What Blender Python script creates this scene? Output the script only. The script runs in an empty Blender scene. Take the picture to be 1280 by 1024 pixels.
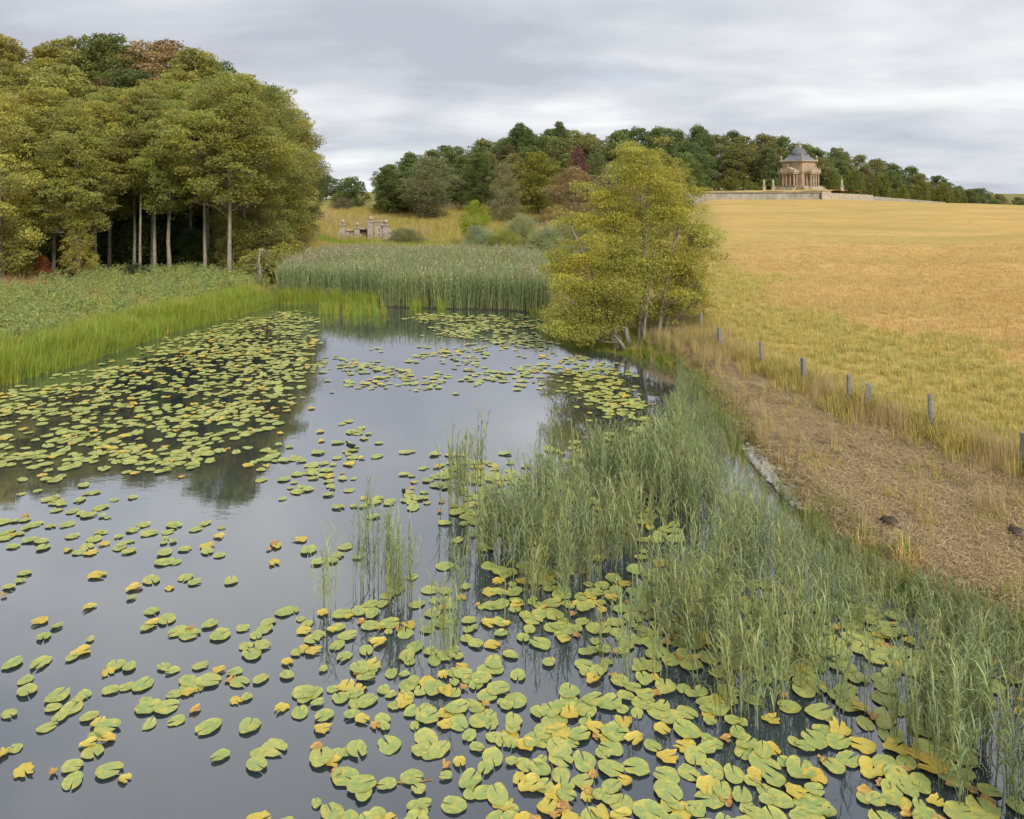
import bpy, math, random
import numpy as np

# ------------------------------------------------------------------ camera, sky, sun, exposure
scene = bpy.context.scene
COL = scene.collection
R = math.radians
PI = math.pi

cam_data = bpy.data.cameras.new('camera')
cam_data.sensor_fit = 'HORIZONTAL'
cam_data.sensor_width = 36.0
cam_data.lens = 26.156
cam_data.clip_start = 0.1
cam_data.clip_end = 9000
camera = bpy.data.objects.new('camera', cam_data)
camera.location = (0, 0, 7.0)
camera.rotation_euler = (R(90), 0, 0)          # held level, the lens shifted down
cam_data.shift_y = -272 / 1280
COL.objects.link(camera)
scene.camera = camera

SUN_ELEV, SUN_AZ = 40.0, -66.0          # azimuth: direction towards the sun in the xy plane (0 = +x)
sv = (math.cos(R(SUN_ELEV)) * math.cos(R(SUN_AZ)), math.cos(R(SUN_ELEV)) * math.sin(R(SUN_AZ)), math.sin(R(SUN_ELEV)))
sun_data = bpy.data.lights.new('sun', 'SUN')
sun_data.energy = 1.5
sun_data.angle = R(16)
sun_data.color = (1.0, 0.95, 0.86)
sun = bpy.data.objects.new('sun', sun_data)
COL.objects.link(sun)
from mathutils import Vector
sun.rotation_euler = Vector(sv).to_track_quat('Z', 'Y').to_euler()

scene.view_settings.view_transform = 'Standard'
scene.view_settings.look = 'None'
scene.view_settings.gamma = 1.0
scene.view_settings.exposure = 1.42
scene.view_settings.use_curve_mapping = False
scene.render.engine = 'CYCLES'
scene.cycles.max_bounces = 7
scene.cycles.diffuse_bounces = 3
scene.cycles.glossy_bounces = 3
scene.cycles.transmission_bounces = 4
scene.cycles.sample_clamp_indirect = 6
scene.cycles.use_denoising = True
scene.cycles.use_adaptive_sampling = True
scene.cycles.adaptive_threshold = 0.015


class NT:
    """small node-tree writer"""
    def __init__(self, tree):
        self.t = tree
        tree.nodes.clear()

    def n(self, kind, _out=None, **kw):
        nd = self.t.nodes.new(kind)
        for k, v in kw.items():
            if k.startswith('i_'):
                key = k[2:]
                key = int(key) if key.isdigit() else key.replace('_', ' ')
                self.put(nd.inputs[key], v)
            else:
                setattr(nd, k, v)
        return nd if _out is None else nd.outputs[_out]

    def put(self, sock, v):
        if isinstance(v, bpy.types.NodeSocket):
            self.t.links.new(v, sock)
        elif isinstance(v, bpy.types.Node):
            self.t.links.new(v.outputs[0], sock)
        else:
            if isinstance(v, tuple) and len(v) == 3 and sock.type == 'RGBA':
                v = (*v, 1)
            sock.default_value = v

    def math(self, op, a, b=0.0, c=0.0, clamp=False):
        nd = self.t.nodes.new('ShaderNodeMath')
        nd.operation = op
        nd.use_clamp = clamp
        self.put(nd.inputs[0], a); self.put(nd.inputs[1], b); self.put(nd.inputs[2], c)
        return nd.outputs[0]

    def mix(self, f, a, b, blend='MIX'):
        nd = self.t.nodes.new('ShaderNodeMix')
        nd.data_type = 'RGBA'
        nd.blend_type = blend
        self.put(nd.inputs[0], f); self.put(nd.inputs[6], a); self.put(nd.inputs[7], b)
        return nd.outputs[2]

    def ramp(self, f, stops, interp='LINEAR'):
        nd = self.t.nodes.new('ShaderNodeValToRGB')
        nd.color_ramp.interpolation = interp
        el = nd.color_ramp.elements
        while len(el) < len(stops):
            el.new(0.5)
        for e, (p, c) in zip(el, stops):
            e.position = p
            e.color = (c, c, c, 1) if isinstance(c, (int, float)) else (*c, 1)
        self.put(nd.inputs[0], f)
        return nd.outputs[0]

    def noise(self, vec, scale, detail=4.0, rough=0.55, dist=0.0):
        nd = self.t.nodes.new('ShaderNodeTexNoise')
        if vec is not None:
            self.put(nd.inputs['Vector'], vec)
        nd.inputs['Scale'].default_value = scale
        nd.inputs['Detail'].default_value = detail
        nd.inputs['Roughness'].default_value = rough
        nd.inputs['Distortion'].default_value = dist
        return nd.outputs[0]

    def vscale(self, vec, s):
        nd = self.t.nodes.new('ShaderNodeVectorMath')
        nd.operation = 'MULTIPLY'
        self.put(nd.inputs[0], vec); nd.inputs[1].default_value = s
        return nd.outputs[0]


# overcast sky: a cloud layer seen in perspective over a clear Nishita sky
world = bpy.data.worlds.new('World')
scene.world = world
world.use_nodes = True
w = NT(world.node_tree)
geo = w.n('ShaderNodeTexCoord').outputs['Generated']
sep = w.n('ShaderNodeSeparateXYZ', i_0=geo)
zc = w.math('ADD', w.math('MAXIMUM', sep.outputs[2], 0.0), 0.20)
cx = w.math('DIVIDE', sep.outputs[0], zc)
cy = w.math('DIVIDE', sep.outputs[1], zc)
comb = w.n('ShaderNodeCombineXYZ', i_0=w.math('MULTIPLY', cx, 0.75), i_1=cy, i_2=3.7)
n_big = w.noise(comb.outputs[0], 0.95, 6, 0.46, 0.2)
n_fine = w.noise(comb.outputs[0], 2.9, 6, 0.58, 0.4)
nsum = w.math('ADD', w.math('MULTIPLY', n_big, 0.80), w.math('MULTIPLY', n_fine, 0.20))
cloud = w.ramp(nsum, [(0.38, (0.200, 0.211, 0.240)), (0.465, (0.248, 0.260, 0.282)), (0.535, (0.300, 0.308, 0.321)), (0.61, (0.375, 0.379, 0.380))])
sky = w.n('ShaderNodeTexSky', sky_type='NISHITA', sun_disc=False, sun_elevation=R(SUN_ELEV), sun_rotation=R(90 - SUN_AZ))
bg_sky = w.n('ShaderNodeBackground', i_0=sky.outputs[0], i_1=0.06)
bg_cloud = w.n('ShaderNodeBackground', i_0=cloud, i_1=1.0)
gap = w.ramp(w.noise(comb.outputs[0], 1.1, 5, 0.55), [(0.60, 1.0), (0.72, 0.72)])
mixs = w.n('ShaderNodeMixShader', i_0=gap, i_1=bg_sky.outputs[0], i_2=bg_cloud.outputs[0])
w.n('ShaderNodeOutputWorld', i_0=mixs.outputs[0])

# ------------------------------------------------------------------ materials
MATS = {}


def material(name):
    m = bpy.data.materials.new(name)
    m.use_nodes = True
    MATS[name] = m
    return m, NT(m.node_tree)


def finish(t, shader, disp=None):
    t.n('ShaderNodeOutputMaterial', i_0=shader)


def bump(t, h, strength=0.4, dist=0.05):
    return t.n('ShaderNodeBump', 0, i_Height=h, i_Strength=strength, i_Distance=dist)


def leafy(name, spec=0.25, trans=0.28, color=None, alt=(1.45, 1.12, 0.55), alt_amt=0.5, rough=0.5, hue=0.05, instance=False):
    m, t = material(name)
    oi = t.n('ShaderNodeObjectInfo')
    v = t.n('ShaderNodeAttribute', attribute_name='v').outputs['Fac']
    base = oi.outputs['Color'] if color is None else None
    if base is None:
        rgb = t.n('ShaderNodeRGB'); rgb.outputs[0].default_value = (*color, 1); base = rgb.outputs[0]
    altc = t.mix(1.0, base, alt, 'MULTIPLY')
    if instance:
        fac = t.math('MULTIPLY', t.ramp(oi.outputs['Random'], [(0.35, 0.0), (1.0, 1.0)]), alt_amt)
    else:
        tc = t.n('ShaderNodeTexCoord').outputs['Object']
        nz = t.noise(tc, 0.35, 3, 0.6)
        fac = t.math('MULTIPLY', t.ramp(nz, [(0.42, 0.0), (0.62, 1.0)]), alt_amt)
    c = t.mix(fac, base, altc)
    hs = t.n('ShaderNodeHueSaturation', i_Color=c)
    t.put(hs.inputs['Hue'], t.math('ADD', t.math('MULTIPLY', v, hue), 0.5 - hue / 2))
    t.put(hs.inputs['Value'], t.math('ADD', t.math('MULTIPLY', v, 0.75), 0.62))
    p = t.n('ShaderNodeBsdfPrincipled', i_Base_Color=hs.outputs[0], i_Roughness=rough)
    p.inputs['Specular IOR Level'].default_value = spec
    tr = t.n('ShaderNodeBsdfTranslucent', i_Color=hs.outputs[0])
    finish(t, t.n('ShaderNodeMixShader', i_0=trans, i_1=p.outputs[0], i_2=tr.outputs[0]).outputs[0])
    return m


leafy('foliage', trans=0.5, alt=(1.35, 1.12, 0.6), alt_amt=0.55, hue=0.03)
leafy('reed_green', color=(0.245, 0.300, 0.140), alt=(1.6, 1.3, 1.0), alt_amt=0.75, hue=0.03, instance=True)
leafy('reed_far', color=(0.250, 0.315, 0.145), alt=(1.6, 1.28, 1.0), alt_amt=0.7, hue=0.03, instance=True)
leafy('plume', color=(0.40, 0.34, 0.24), alt=(0.85, 0.75, 0.75), alt_amt=0.8, hue=0.02, instance=True, trans=0.15)
leafy('sedge', color=(0.270, 0.355, 0.055), alt=(1.45, 1.0, 0.8), alt_amt=0.7, hue=0.03, instance=True, trans=0.35)
leafy('herb', color=(0.270, 0.325, 0.115), alt=(1.4, 1.2, 0.85), alt_amt=0.8, hue=0.04, instance=True)
leafy('dry_grass', color=(0.58, 0.405, 0.160), alt=(0.86, 0.89, 0.82), alt_amt=0.9, hue=0.02, instance=True, trans=0.2)
leafy('meadow_grass', color=(0.40, 0.355, 0.105), alt=(1.4, 1.12, 1.1), alt_amt=0.9, hue=0.03, instance=True, trans=0.25)
leafy('straw', color=(0.45, 0.345, 0.160), alt=(0.80, 0.78, 0.72), alt_amt=0.9, hue=0.02, instance=True, trans=0.1)
leafy('litter', color=(0.46, 0.345, 0.185), alt=(0.68, 0.66, 0.64), alt_amt=0.95, hue=0.02, instance=True, trans=0.08)
leafy('brown_weed', color=(0.28, 0.185, 0.105), alt=(1.6, 1.35, 1.1), alt_amt=0.9, hue=0.02, instance=True, trans=0.1)


def bark(name, c1, c2, scale=3.0):
    m, t = material(name)
    tc = t.n('ShaderNodeTexCoord').outputs['Object']
    st = t.vscale(tc, (1, 1, 0.3))
    nz = t.noise(st, scale * 2.2, 5, 0.65)
    col = t.ramp(nz, [(0.3, c1), (0.68, c2)])
    p = t.n('ShaderNodeBsdfPrincipled', i_Base_Color=col, i_Roughness=0.85)
    p.inputs['Specular IOR Level'].default_value = 0.2
    t.put(p.inputs['Normal'], bump(t, nz, 0.6, 0.04))
    finish(t, p.outputs[0])


bark('bark_pale', (0.13, 0.11, 0.085), (0.33, 0.29, 0.225))
bark('bark_dark', (0.05, 0.042, 0.032), (0.15, 0.125, 0.095))
bark('weathered_wood', (0.14, 0.13, 0.115), (0.30, 0.28, 0.25), 9.0)


def stone(name, c1, c2, scale=1.0, block=None, rough=0.85):
    m, t = material(name)
    tc = t.n('ShaderNodeTexCoord').outputs['Object']
    nz = t.noise(tc, 1.1 * scale, 6, 0.65)
    fine = t.noise(t.vscale(tc, (1, 1, 0.35)), 3.5 * scale, 5, 0.7)
    col = t.ramp(nz, [(0.32, c1), (0.62, c2)])
    col = t.mix(t.ramp(fine, [(0.5, 0.0), (0.75, 0.55)]), col, tuple(0.45 * x for x in c1))
    p = t.n('ShaderNodeBsdfPrincipled', i_Base_Color=col, i_Roughness=rough)
    p.inputs['Specular IOR Level'].default_value = 0.2
    t.put(p.inputs['Normal'], bump(t, fine, 0.5, 0.03))
    finish(t, p.outputs[0])


stone('temple_stone', (0.27, 0.20, 0.13), (0.42, 0.315, 0.205), 0.6)
stone('pale_stone', (0.29, 0.25, 0.19), (0.45, 0.39, 0.30), 0.7)
stone('wall_stone', (0.20, 0.185, 0.155), (0.36, 0.335, 0.28), 0.35)
stone('ruin_stone', (0.24, 0.20, 0.165), (0.44, 0.38, 0.31), 1.2)
stone('lead', (0.10, 0.105, 0.12), (0.19, 0.20, 0.22), 0.8, rough=0.5)
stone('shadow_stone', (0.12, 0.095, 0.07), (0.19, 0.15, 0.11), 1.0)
stone('white_paint', (0.66, 0.66, 0.62), (0.80, 0.80, 0.77), 2.0)
stone('pale_glint', (0.52, 0.50, 0.46), (0.72, 0.71, 0.68), 6.0)  # whitish tone standing for sky mirrored between reeds and bank, and for debris
stone('earth', (0.045, 0.034, 0.026), (0.085, 0.065, 0.05), 9.0)
stone('metal_wire', (0.2, 0.2, 0.2), (0.3, 0.3, 0.3), 2.0)
stone('plumage', (0.012, 0.012, 0.014), (0.03, 0.028, 0.027), 12.0)
stone('beak', (0.45, 0.10, 0.03), (0.55, 0.2, 0.04), 12.0)
stone('wet_stem', (0.16, 0.10, 0.05), (0.28, 0.19, 0.09), 9.0)


def pad_mat(name, c1, c2, spot, spot_amt, edge):
    m, t = material(name)
    oi = t.n('ShaderNodeObjectInfo')
    tc = t.n('ShaderNodeTexCoord').outputs['Object']
    off = t.n('ShaderNodeVectorMath', operation='ADD', i_0=tc)
    t.put(off.inputs[1], t.n('ShaderNodeCombineXYZ', i_0=t.math('MULTIPLY', oi.outputs['Random'], 91.0), i_1=t.math('MULTIPLY', oi.outputs['Random'], 37.0)).outputs[0])
    nz = t.noise(off.outputs[0], 2.6, 4, 0.6)
    sp = t.noise(off.outputs[0], 6.5, 3, 0.6)
    base = t.mix(oi.outputs['Random'], c1, c2)
    base = t.mix(t.ramp(nz, [(0.45, 0.0), (0.7, 0.6)]), base, edge)
    rad = t.n('ShaderNodeAttribute', attribute_name='v').outputs['Fac']
    e = t.math('MULTIPLY', t.math('POWER', rad, 3.0), t.ramp(sp, [(0.42, 0.0), (0.6, 1.0)]))
    base = t.mix(t.math('MULTIPLY', e, 0.8), base, edge)
    s = t.ramp(t.math('ADD', sp, t.math('MULTIPLY', oi.outputs['Random'], 0.08)), [(0.64 - spot_amt, 0.0), (0.70 - spot_amt, 1.0)])
    base = t.mix(t.math('MULTIPLY', s, 0.75), base, spot)
    fl = t.noise(off.outputs[0], 13.0, 4, 0.7)
    base = t.mix(t.ramp(fl, [(0.40, 0.0), (0.70, 0.5)]), base, tuple(0.55 * x for x in c1))
    base = t.mix(t.math('MULTIPLY', t.ramp(t.noise(off.outputs[0], 1.3, 2, 0.5), [(0.5, 0.0), (0.62, 1.0)]), 0.55), base, edge)
    p = t.n('ShaderNodeBsdfPrincipled', i_Base_Color=base, i_Roughness=0.30)
    p.inputs['Specular IOR Level'].default_value = 0.5
    t.put(p.inputs['Normal'], bump(t, t.math('ADD', nz, t.math('MULTIPLY', fl, 0.5)), 0.45, 0.05))
    finish(t, p.outputs[0])


pad_mat('pad_green', (0.235, 0.335, 0.110), (0.335, 0.395, 0.130), (0.30, 0.20, 0.07), 0.0, (0.50, 0.43, 0.09))
pad_mat('pad_yellow', (0.46, 0.44, 0.105), (0.58, 0.45, 0.07), (0.40, 0.21, 0.07), 0.06, (0.56, 0.38, 0.04))
pad_mat('pad_brown', (0.45, 0.28, 0.07), (0.36, 0.19, 0.09), (0.22, 0.11, 0.06), 0.09, (0.60, 0.38, 0.06))

# water: murky, smooth, faint ripples
m, t = material('lake_water')
pos = t.n('ShaderNodeNewGeometry').outputs['Position']
big = t.noise(t.vscale(pos, (0.5, 1.0, 1)), 0.55, 3, 0.5, 0.6)
rip = t.noise(t.vscale(pos, (0.8, 1.6, 1)), 3.2, 3, 0.55, 0.8)
calm = t.ramp(t.noise(pos, 0.16, 2, 0.5), [(0.44, 0.06), (0.62, 0.55)])
h = t.math('ADD', t.math('MULTIPLY', big, 0.55), t.math('MULTIPLY', rip, t.math('MULTIPLY', calm, 0.35)))
nrm = bump(t, h, 0.11, 0.06)
body = t.n('ShaderNodeBsdfDiffuse', i_Color=(0.018, 0.028, 0.042))
gl = t.n('ShaderNodeBsdfGlossy', i_Color=(1, 1, 1), i_Roughness=0.03, i_Normal=nrm)
lw = t.n('ShaderNodeLayerWeight', i_Blend=0.5, i_Normal=nrm)
refl = t.math('ADD', t.math('MULTIPLY', t.math('POWER', lw.outputs['Facing'], 2.05), 0.94), 0.06)
finish(t, t.n('ShaderNodeMixShader', i_0=refl, i_1=body.outputs[0], i_2=gl.outputs[0]).outputs[0])

# ground: one sheet, what grows or lies where comes from zone attributes
m, t = material('ground')
pos = t.n('ShaderNodeNewGeometry').outputs['Position']


def zone(nm):
    return t.n('ShaderNodeAttribute', attribute_name=nm).outputs['Fac']


def rag(a, nzv, amt=0.7):
    return t.ramp(t.math('ADD', a, t.math('MULTIPLY', t.math('SUBTRACT', nzv, 0.5), amt)), [(0.38, 0.0), (0.62, 1.0)])


n1 = t.noise(pos, 0.09, 5, 0.6)
n2 = t.noise(pos, 0.55, 5, 0.65)
n3 = t.noise(pos, 4.5, 5, 0.7)
n4 = t.noise(pos, 14.0, 3, 0.7)
rough_g = t.mix(t.ramp(n2, [(0.35, 0.0), (0.65, 1.0)]), (0.12, 0.13, 0.035), (0.24, 0.19, 0.06))
gold = t.mix(t.ramp(n1, [(0.35, 0.0), (0.65, 1.0)]), (0.45, 0.300, 0.105), (0.52, 0.350, 0.135))
gold = t.mix(t.ramp(n2, [(0.46, 0.0), (0.70, 0.8)]), gold, (0.35, 0.255, 0.08))
gold = t.mix(t.ramp(t.noise(t.vscale(pos, (0.5, 1.4, 1)), 0.11, 5, 0.65), [(0.44, 0.0), (0.60, 0.85)]), gold, (0.345, 0.265, 0.085))
gold = t.mix(t.ramp(n3, [(0.5, 0.0), (0.75, 0.5)]), gold, (0.33, 0.225, 0.07))
greenf = t.mix(t.ramp(n2, [(0.38, 0.0), (0.66, 1.0)]), (0.31, 0.265, 0.075), (0.44, 0.32, 0.105))
mown = t.mix(t.ramp(n3, [(0.35, 0.0), (0.65, 1.0)]), (0.17, 0.118, 0.072), (0.34, 0.245, 0.145))
mown = t.mix(t.ramp(n2, [(0.52, 0.0), (0.70, 0.55)]), mown, (0.13, 0.12, 0.045))
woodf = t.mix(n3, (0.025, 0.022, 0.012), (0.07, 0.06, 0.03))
mud = t.mix(n3, (0.03, 0.026, 0.02), (0.06, 0.05, 0.038))
track = t.mix(n3, (0.30, 0.26, 0.07), (0.40, 0.32, 0.09))
c = rough_g
c = t.mix(rag(zone('field'), n2), c, greenf)
c = t.mix(rag(zone('gold'), n1, 0.9), c, gold)
c = t.mix(rag(zone('track'), n2, 0.4), c, track)
c = t.mix(rag(zone('mown'), n2, 0.5), c, mown)
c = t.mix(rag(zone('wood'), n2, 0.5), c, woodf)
c = t.mix(zone('mud'), c, mud)
p = t.n('ShaderNodeBsdfPrincipled', i_Base_Color=c, i_Roughness=0.95)
p.inputs['Specular IOR Level'].default_value = 0.1
t.put(p.inputs['Normal'], bump(t, t.math('ADD', t.math('MULTIPLY', n3, 0.7), t.math('MULTIPLY', n4, 0.4)), 0.9, 0.12))
finish(t, p.outputs[0])

# ------------------------------------------------------------------ mesh helpers


class MB:
    """collects vertices and faces, builds one mesh"""
    def __init__(self):
        self.V, self.F, self.A, self.S, self.n = [], [], [], [], 0

    def add(self, V, F, v=0.5, slot=0):
        V = np.asarray(V, float).reshape(-1, 3)
        F = np.asarray(F, int)
        self.V.append(V)
        self.F.append(F + self.n)
        self.A.append(np.broadcast_to(np.asarray(v, float), (len(V),)).copy())
        self.S.append(np.full(len(F), slot))
        self.n += len(V)
        return self

    def mesh(self, name, mats, smooth=False):
        V = np.concatenate(self.V); A = np.concatenate(self.A)
        tot = np.concatenate([np.full(len(f), f.shape[1]) for f in self.F])
        idx = np.concatenate([f.ravel() for f in self.F])
        sl = np.concatenate(self.S)
        me = bpy.data.meshes.new(name)
        me.vertices.add(len(V)); me.vertices.foreach_set('co', V.ravel().astype(np.float32))
        me.loops.add(len(idx)); me.loops.foreach_set('vertex_index', idx.astype(np.int32))
        me.polygons.add(len(tot))
        st = np.concatenate([[0], np.cumsum(tot)[:-1]])
        me.polygons.foreach_set('loop_start', st.astype(np.int32))
        me.polygons.foreach_set('loop_total', tot.astype(np.int32))
        me.polygons.foreach_set('material_index', sl.astype(np.int32))
        me.polygons.foreach_set('use_smooth', np.full(len(tot), smooth))
        at = me.attributes.new('v', 'FLOAT', 'POINT')
        at.data.foreach_set('value', A.astype(np.float32))
        me.update(calc_edges=True)
        for mt in ([mats] if isinstance(mats, str) else mats):
            me.materials.append(MATS[mt])
        return me

    def box(self, x0, y0, z0, x1, y1, z1):
        V = [(x, y, z) for z in (z0, z1) for y in (y0, y1) for x in (x0, x1)]
        return self.add(V, [(0, 2, 3, 1), (4, 5, 7, 6), (0, 1, 5, 4), (2, 6, 7, 3), (0, 4, 6, 2), (1, 3, 7, 5)])

    def tube(self, P, rad, sides=6, v=0.5, slot=0, cap=True):
        P = np.asarray(P, float); k = len(P)
        rad = np.broadcast_to(np.asarray(rad, float), (k,))
        T = np.gradient(P, axis=0)
        T /= np.linalg.norm(T, axis=1)[:, None] + 1e-9
        ref = np.where(np.abs(T[:, 2:3]) > 0.9, np.array([[1., 0, 0]]), np.array([[0, 0, 1.]]))
        U = np.cross(T, ref); U /= np.linalg.norm(U, axis=1)[:, None] + 1e-9
        W = np.cross(T, U)
        a = np.arange(sides) * 2 * PI / sides
        V = P[:, None] + rad[:, None, None] * (np.cos(a)[None, :, None] * U[:, None] + np.sin(a)[None, :, None] * W[:, None])
        F = []
        for i in range(k - 1):
            for j in range(sides):
                F.append((i * sides + j, i * sides + (j + 1) % sides, (i + 1) * sides + (j + 1) % sides, (i + 1) * sides + j))
        self.add(V.reshape(-1, 3), F, v, slot)
        if cap:
            b = self.n - k * sides
            self.F.append(np.array([[b + j for j in range(sides)][::-1]])); self.S.append(np.array([slot]))
            b2 = self.n - sides
            self.F.append(np.array([[b2 + j for j in range(sides)]])); self.S.append(np.array([slot]))
        return self

    def lathe(self, prof, sides=12, c=(0, 0, 0), v=0.5):
        P = np.array([(c[0], c[1], c[2] + z) for r, z in prof]); rad = np.array([max(r, 1e-3) for r, z in prof])
        a = np.arange(sides) * 2 * PI / sides + PI / sides
        V = P[:, None].repeat(sides, 1)
        V[:, :, 0] += rad[:, None] * np.cos(a); V[:, :, 1] += rad[:, None] * np.sin(a)
        F = [(i * sides + j, i * sides + (j + 1) % sides, (i + 1) * sides + (j + 1) % sides, (i + 1) * sides + j)
             for i in range(len(P) - 1) for j in range(sides)]
        b = self.n
        self.add(V.reshape(-1, 3), F, v)
        self.F.append(np.array([[b + j for j in range(sides)][::-1]])); self.S.append(np.array([0]))
        e = b + (len(P) - 1) * sides
        self.F.append(np.array([[e + j for j in range(sides)]])); self.S.append(np.array([0]))
        return self


def obj(name, me, parent=None, loc=(0, 0, 0), rz=0.0, scale=None, color=None, link=True):
    o = bpy.data.objects.new(name, me)
    if link:
        COL.objects.link(o)
    o.parent = parent
    o.location = loc
    o.rotation_euler = (0, 0, rz)
    if scale is not None:
        o.scale = scale if isinstance(scale, tuple) else (scale,) * 3
    if color is not None:
        o.color = (*color, 1)
    return o


def tag(o, label=None, cat=None, group=None, kind=None):
    if label: o['label'] = label
    if cat: o['category'] = cat
    if group: o['group'] = group
    if kind: o['kind'] = kind
    return o


def sstep(a, b, x):
    t_ = np.clip((x - a) / (b - a), 0, 1)
    return t_ * t_ * (3 - 2 * t_)


# ------------------------------------------------------------------ the lie of the land
LAKE = np.array([(-21.5, -60), (-20.2, 19.4), (-18.7, 27.1), (-17.7, 30.4), (-17.3, 36.6), (-15.6, 42.9), (-14.8, 46.6), (-12.2, 47.0), (-8.3, 44.9),
                 (-3.7, 44.0), (0.0, 43.4), (2.0, 42.0), (1.8, 35.2), (2.8, 33.4), (4.4, 32.6), (5.7, 31.3), (6.6, 29.0), (6.5, 24.5),
                 (6.1, 19.8), (6.1, 17.5), (6.2, 14.8), (6.6, 13.0), (7.5, 11.7), (9.1, 10.0), (10.9, 6.9), (14, -60)], float)
MARSH = np.array([(-14.9, 47.2), (-12.1, 47.4), (-8.2, 45.3), (-3.8, 44.4), (0, 43.8), (2.2, 42.3), (2.6, 52), (2.4, 62), (0, 71),
                  (-5, 74), (-13, 74), (-18, 72), (-17.5, 60)], float)
FENCE = np.array([(9.6, 42.0), (8.9, 38.9), (8.5, 35.5), (8.2, 32.4), (8.2, 29.3), (8.8, 26.1), (9.3, 23.7), (9.6, 21.2), (9.8, 20.5), (10.5, 18.6), (11.0, 16.0),
                  (12.1, 13.2), (13.6, 10.3)], float)


def inside(poly, x, y):
    x = np.asarray(x, float); y = np.asarray(y, float)
    res = np.zeros(x.shape, bool)
    n_ = len(poly)
    for i in range(n_):
        x1, y1 = poly[i]; x2, y2 = poly[(i + 1) % n_]
        if y1 == y2:
            continue
        cond = ((y1 > y) != (y2 > y)) & (x < (x2 - x1) * (y - y1) / (y2 - y1) + x1)
        res ^= cond
    return res


def seg_dist(poly, x, y, closed=True):
    x = np.asarray(x, float); y = np.asarray(y, float)
    d = np.full(x.shape, 1e9)
    n_ = len(poly)
    for i in range(n_ if closed else n_ - 1):
        a = poly[i]; b = poly[(i + 1) % n_]
        ab = b - a
        t_ = np.clip(((x - a[0]) * ab[0] + (y - a[1]) * ab[1]) / (ab @ ab), 0, 1)
        d = np.minimum(d, np.hypot(x - a[0] - t_ * ab[0], y - a[1] - t_ * ab[1]))
    return d


def lake_d(x, y):
    d = seg_dist(LAKE, x, y)
    return np.where(inside(LAKE, x, y), -d, d)


FY = FENCE[::-1]


def fence_x(y):
    return np.interp(y, FY[:, 1], FY[:, 0]) + np.maximum(0, y - 42.0) * 0.242 + np.maximum(0, 10.3 - y) * 0.5


def wob(x, y, s, k=0.0):
    return np.sin(x * s + 1.3 + k) * np.cos(y * s * 0.83 - 0.7 + 2 * k) + 0.5 * np.sin(x * s * 2.3 - y * s * 1.7 + k)


def height(x, y):
    x = np.asarray(x, float); y = np.asarray(y, float)
    d = lake_d(x, y)
    dp = np.maximum(d, 0)
    bed = np.maximum(-1.4, -0.08 + d * 0.45)
    # left bank and wood floor
    zl = 0.28 * sstep(0, 0.8, dp) + np.minimum(0.040 * dp, 2.6)
    # marsh and the rise behind it
    rise = np.clip((y - 98) * 0.095, 0, 3.55) + np.clip((y - 136) * 0.011, 0, 1.6)
    zm = 0.10 * sstep(0, 0.6, dp) + 0.05 * np.clip(x - 3, 0, 12) * sstep(36, 46, y)
    wl = sstep(0, 6, -(x + 15.5 + np.clip(y - 49, 0, 60) * 0.13))
    wl = np.where(y < 49, (x < -8).astype(float), wl)
    zn = np.maximum(zl * wl + zm * (1 - wl), zm * 0 + rise)
    # right bank, mown strip, field
    bank = 0.42 * sstep(0, 0.9, dp) + 0.10 * np.minimum(dp, 6.0)
    fld = 1.0 + 0.0195 * np.clip(y - 18, 0, 262)
    fld = fld - 0.028 * np.clip(x - 95, 0, 120) - 0.06 * np.clip(y - 208 - 0.2 * np.clip(125 - x, 0, 60), 0, 190) * sstep(88, 128, x)
    s = x - fence_x(y)
    wr = sstep(-3.5, 6, s)
    zr = np.where(s > -9, np.minimum(bank, fld) * (1 - wr) + np.maximum(fld, np.minimum(bank, fld)) * wr, bank)
    side = sstep(-4.5, -1.0, s) * sstep(30, 46, y) + (x > 0) * (1 - sstep(30, 46, y))
    z = zn * (1 - side) + zr * side
    far = np.hypot(x, y)
    z = z + 0.035 * wob(x, y, 0.55) * sstep(0.5, 3, dp) + 0.12 * wob(x, y, 0.11, 1.0) * sstep(3, 20, dp)
    return np.where(d < 0, bed, z)


def axis(lo, hi, a, b, step, grow=1.09):
    mid = list(np.arange(a, b + 1e-6, step))
    up, s_ = [], step
    v_ = b
    while v_ < hi:
        s_ *= grow; v_ += s_; up.append(v_)
    dn, s_ = [], step
    v_ = a
    while v_ > lo:
        s_ *= grow; v_ -= s_; dn.append(v_)
    return np.array(dn[::-1] + mid + up)


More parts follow.
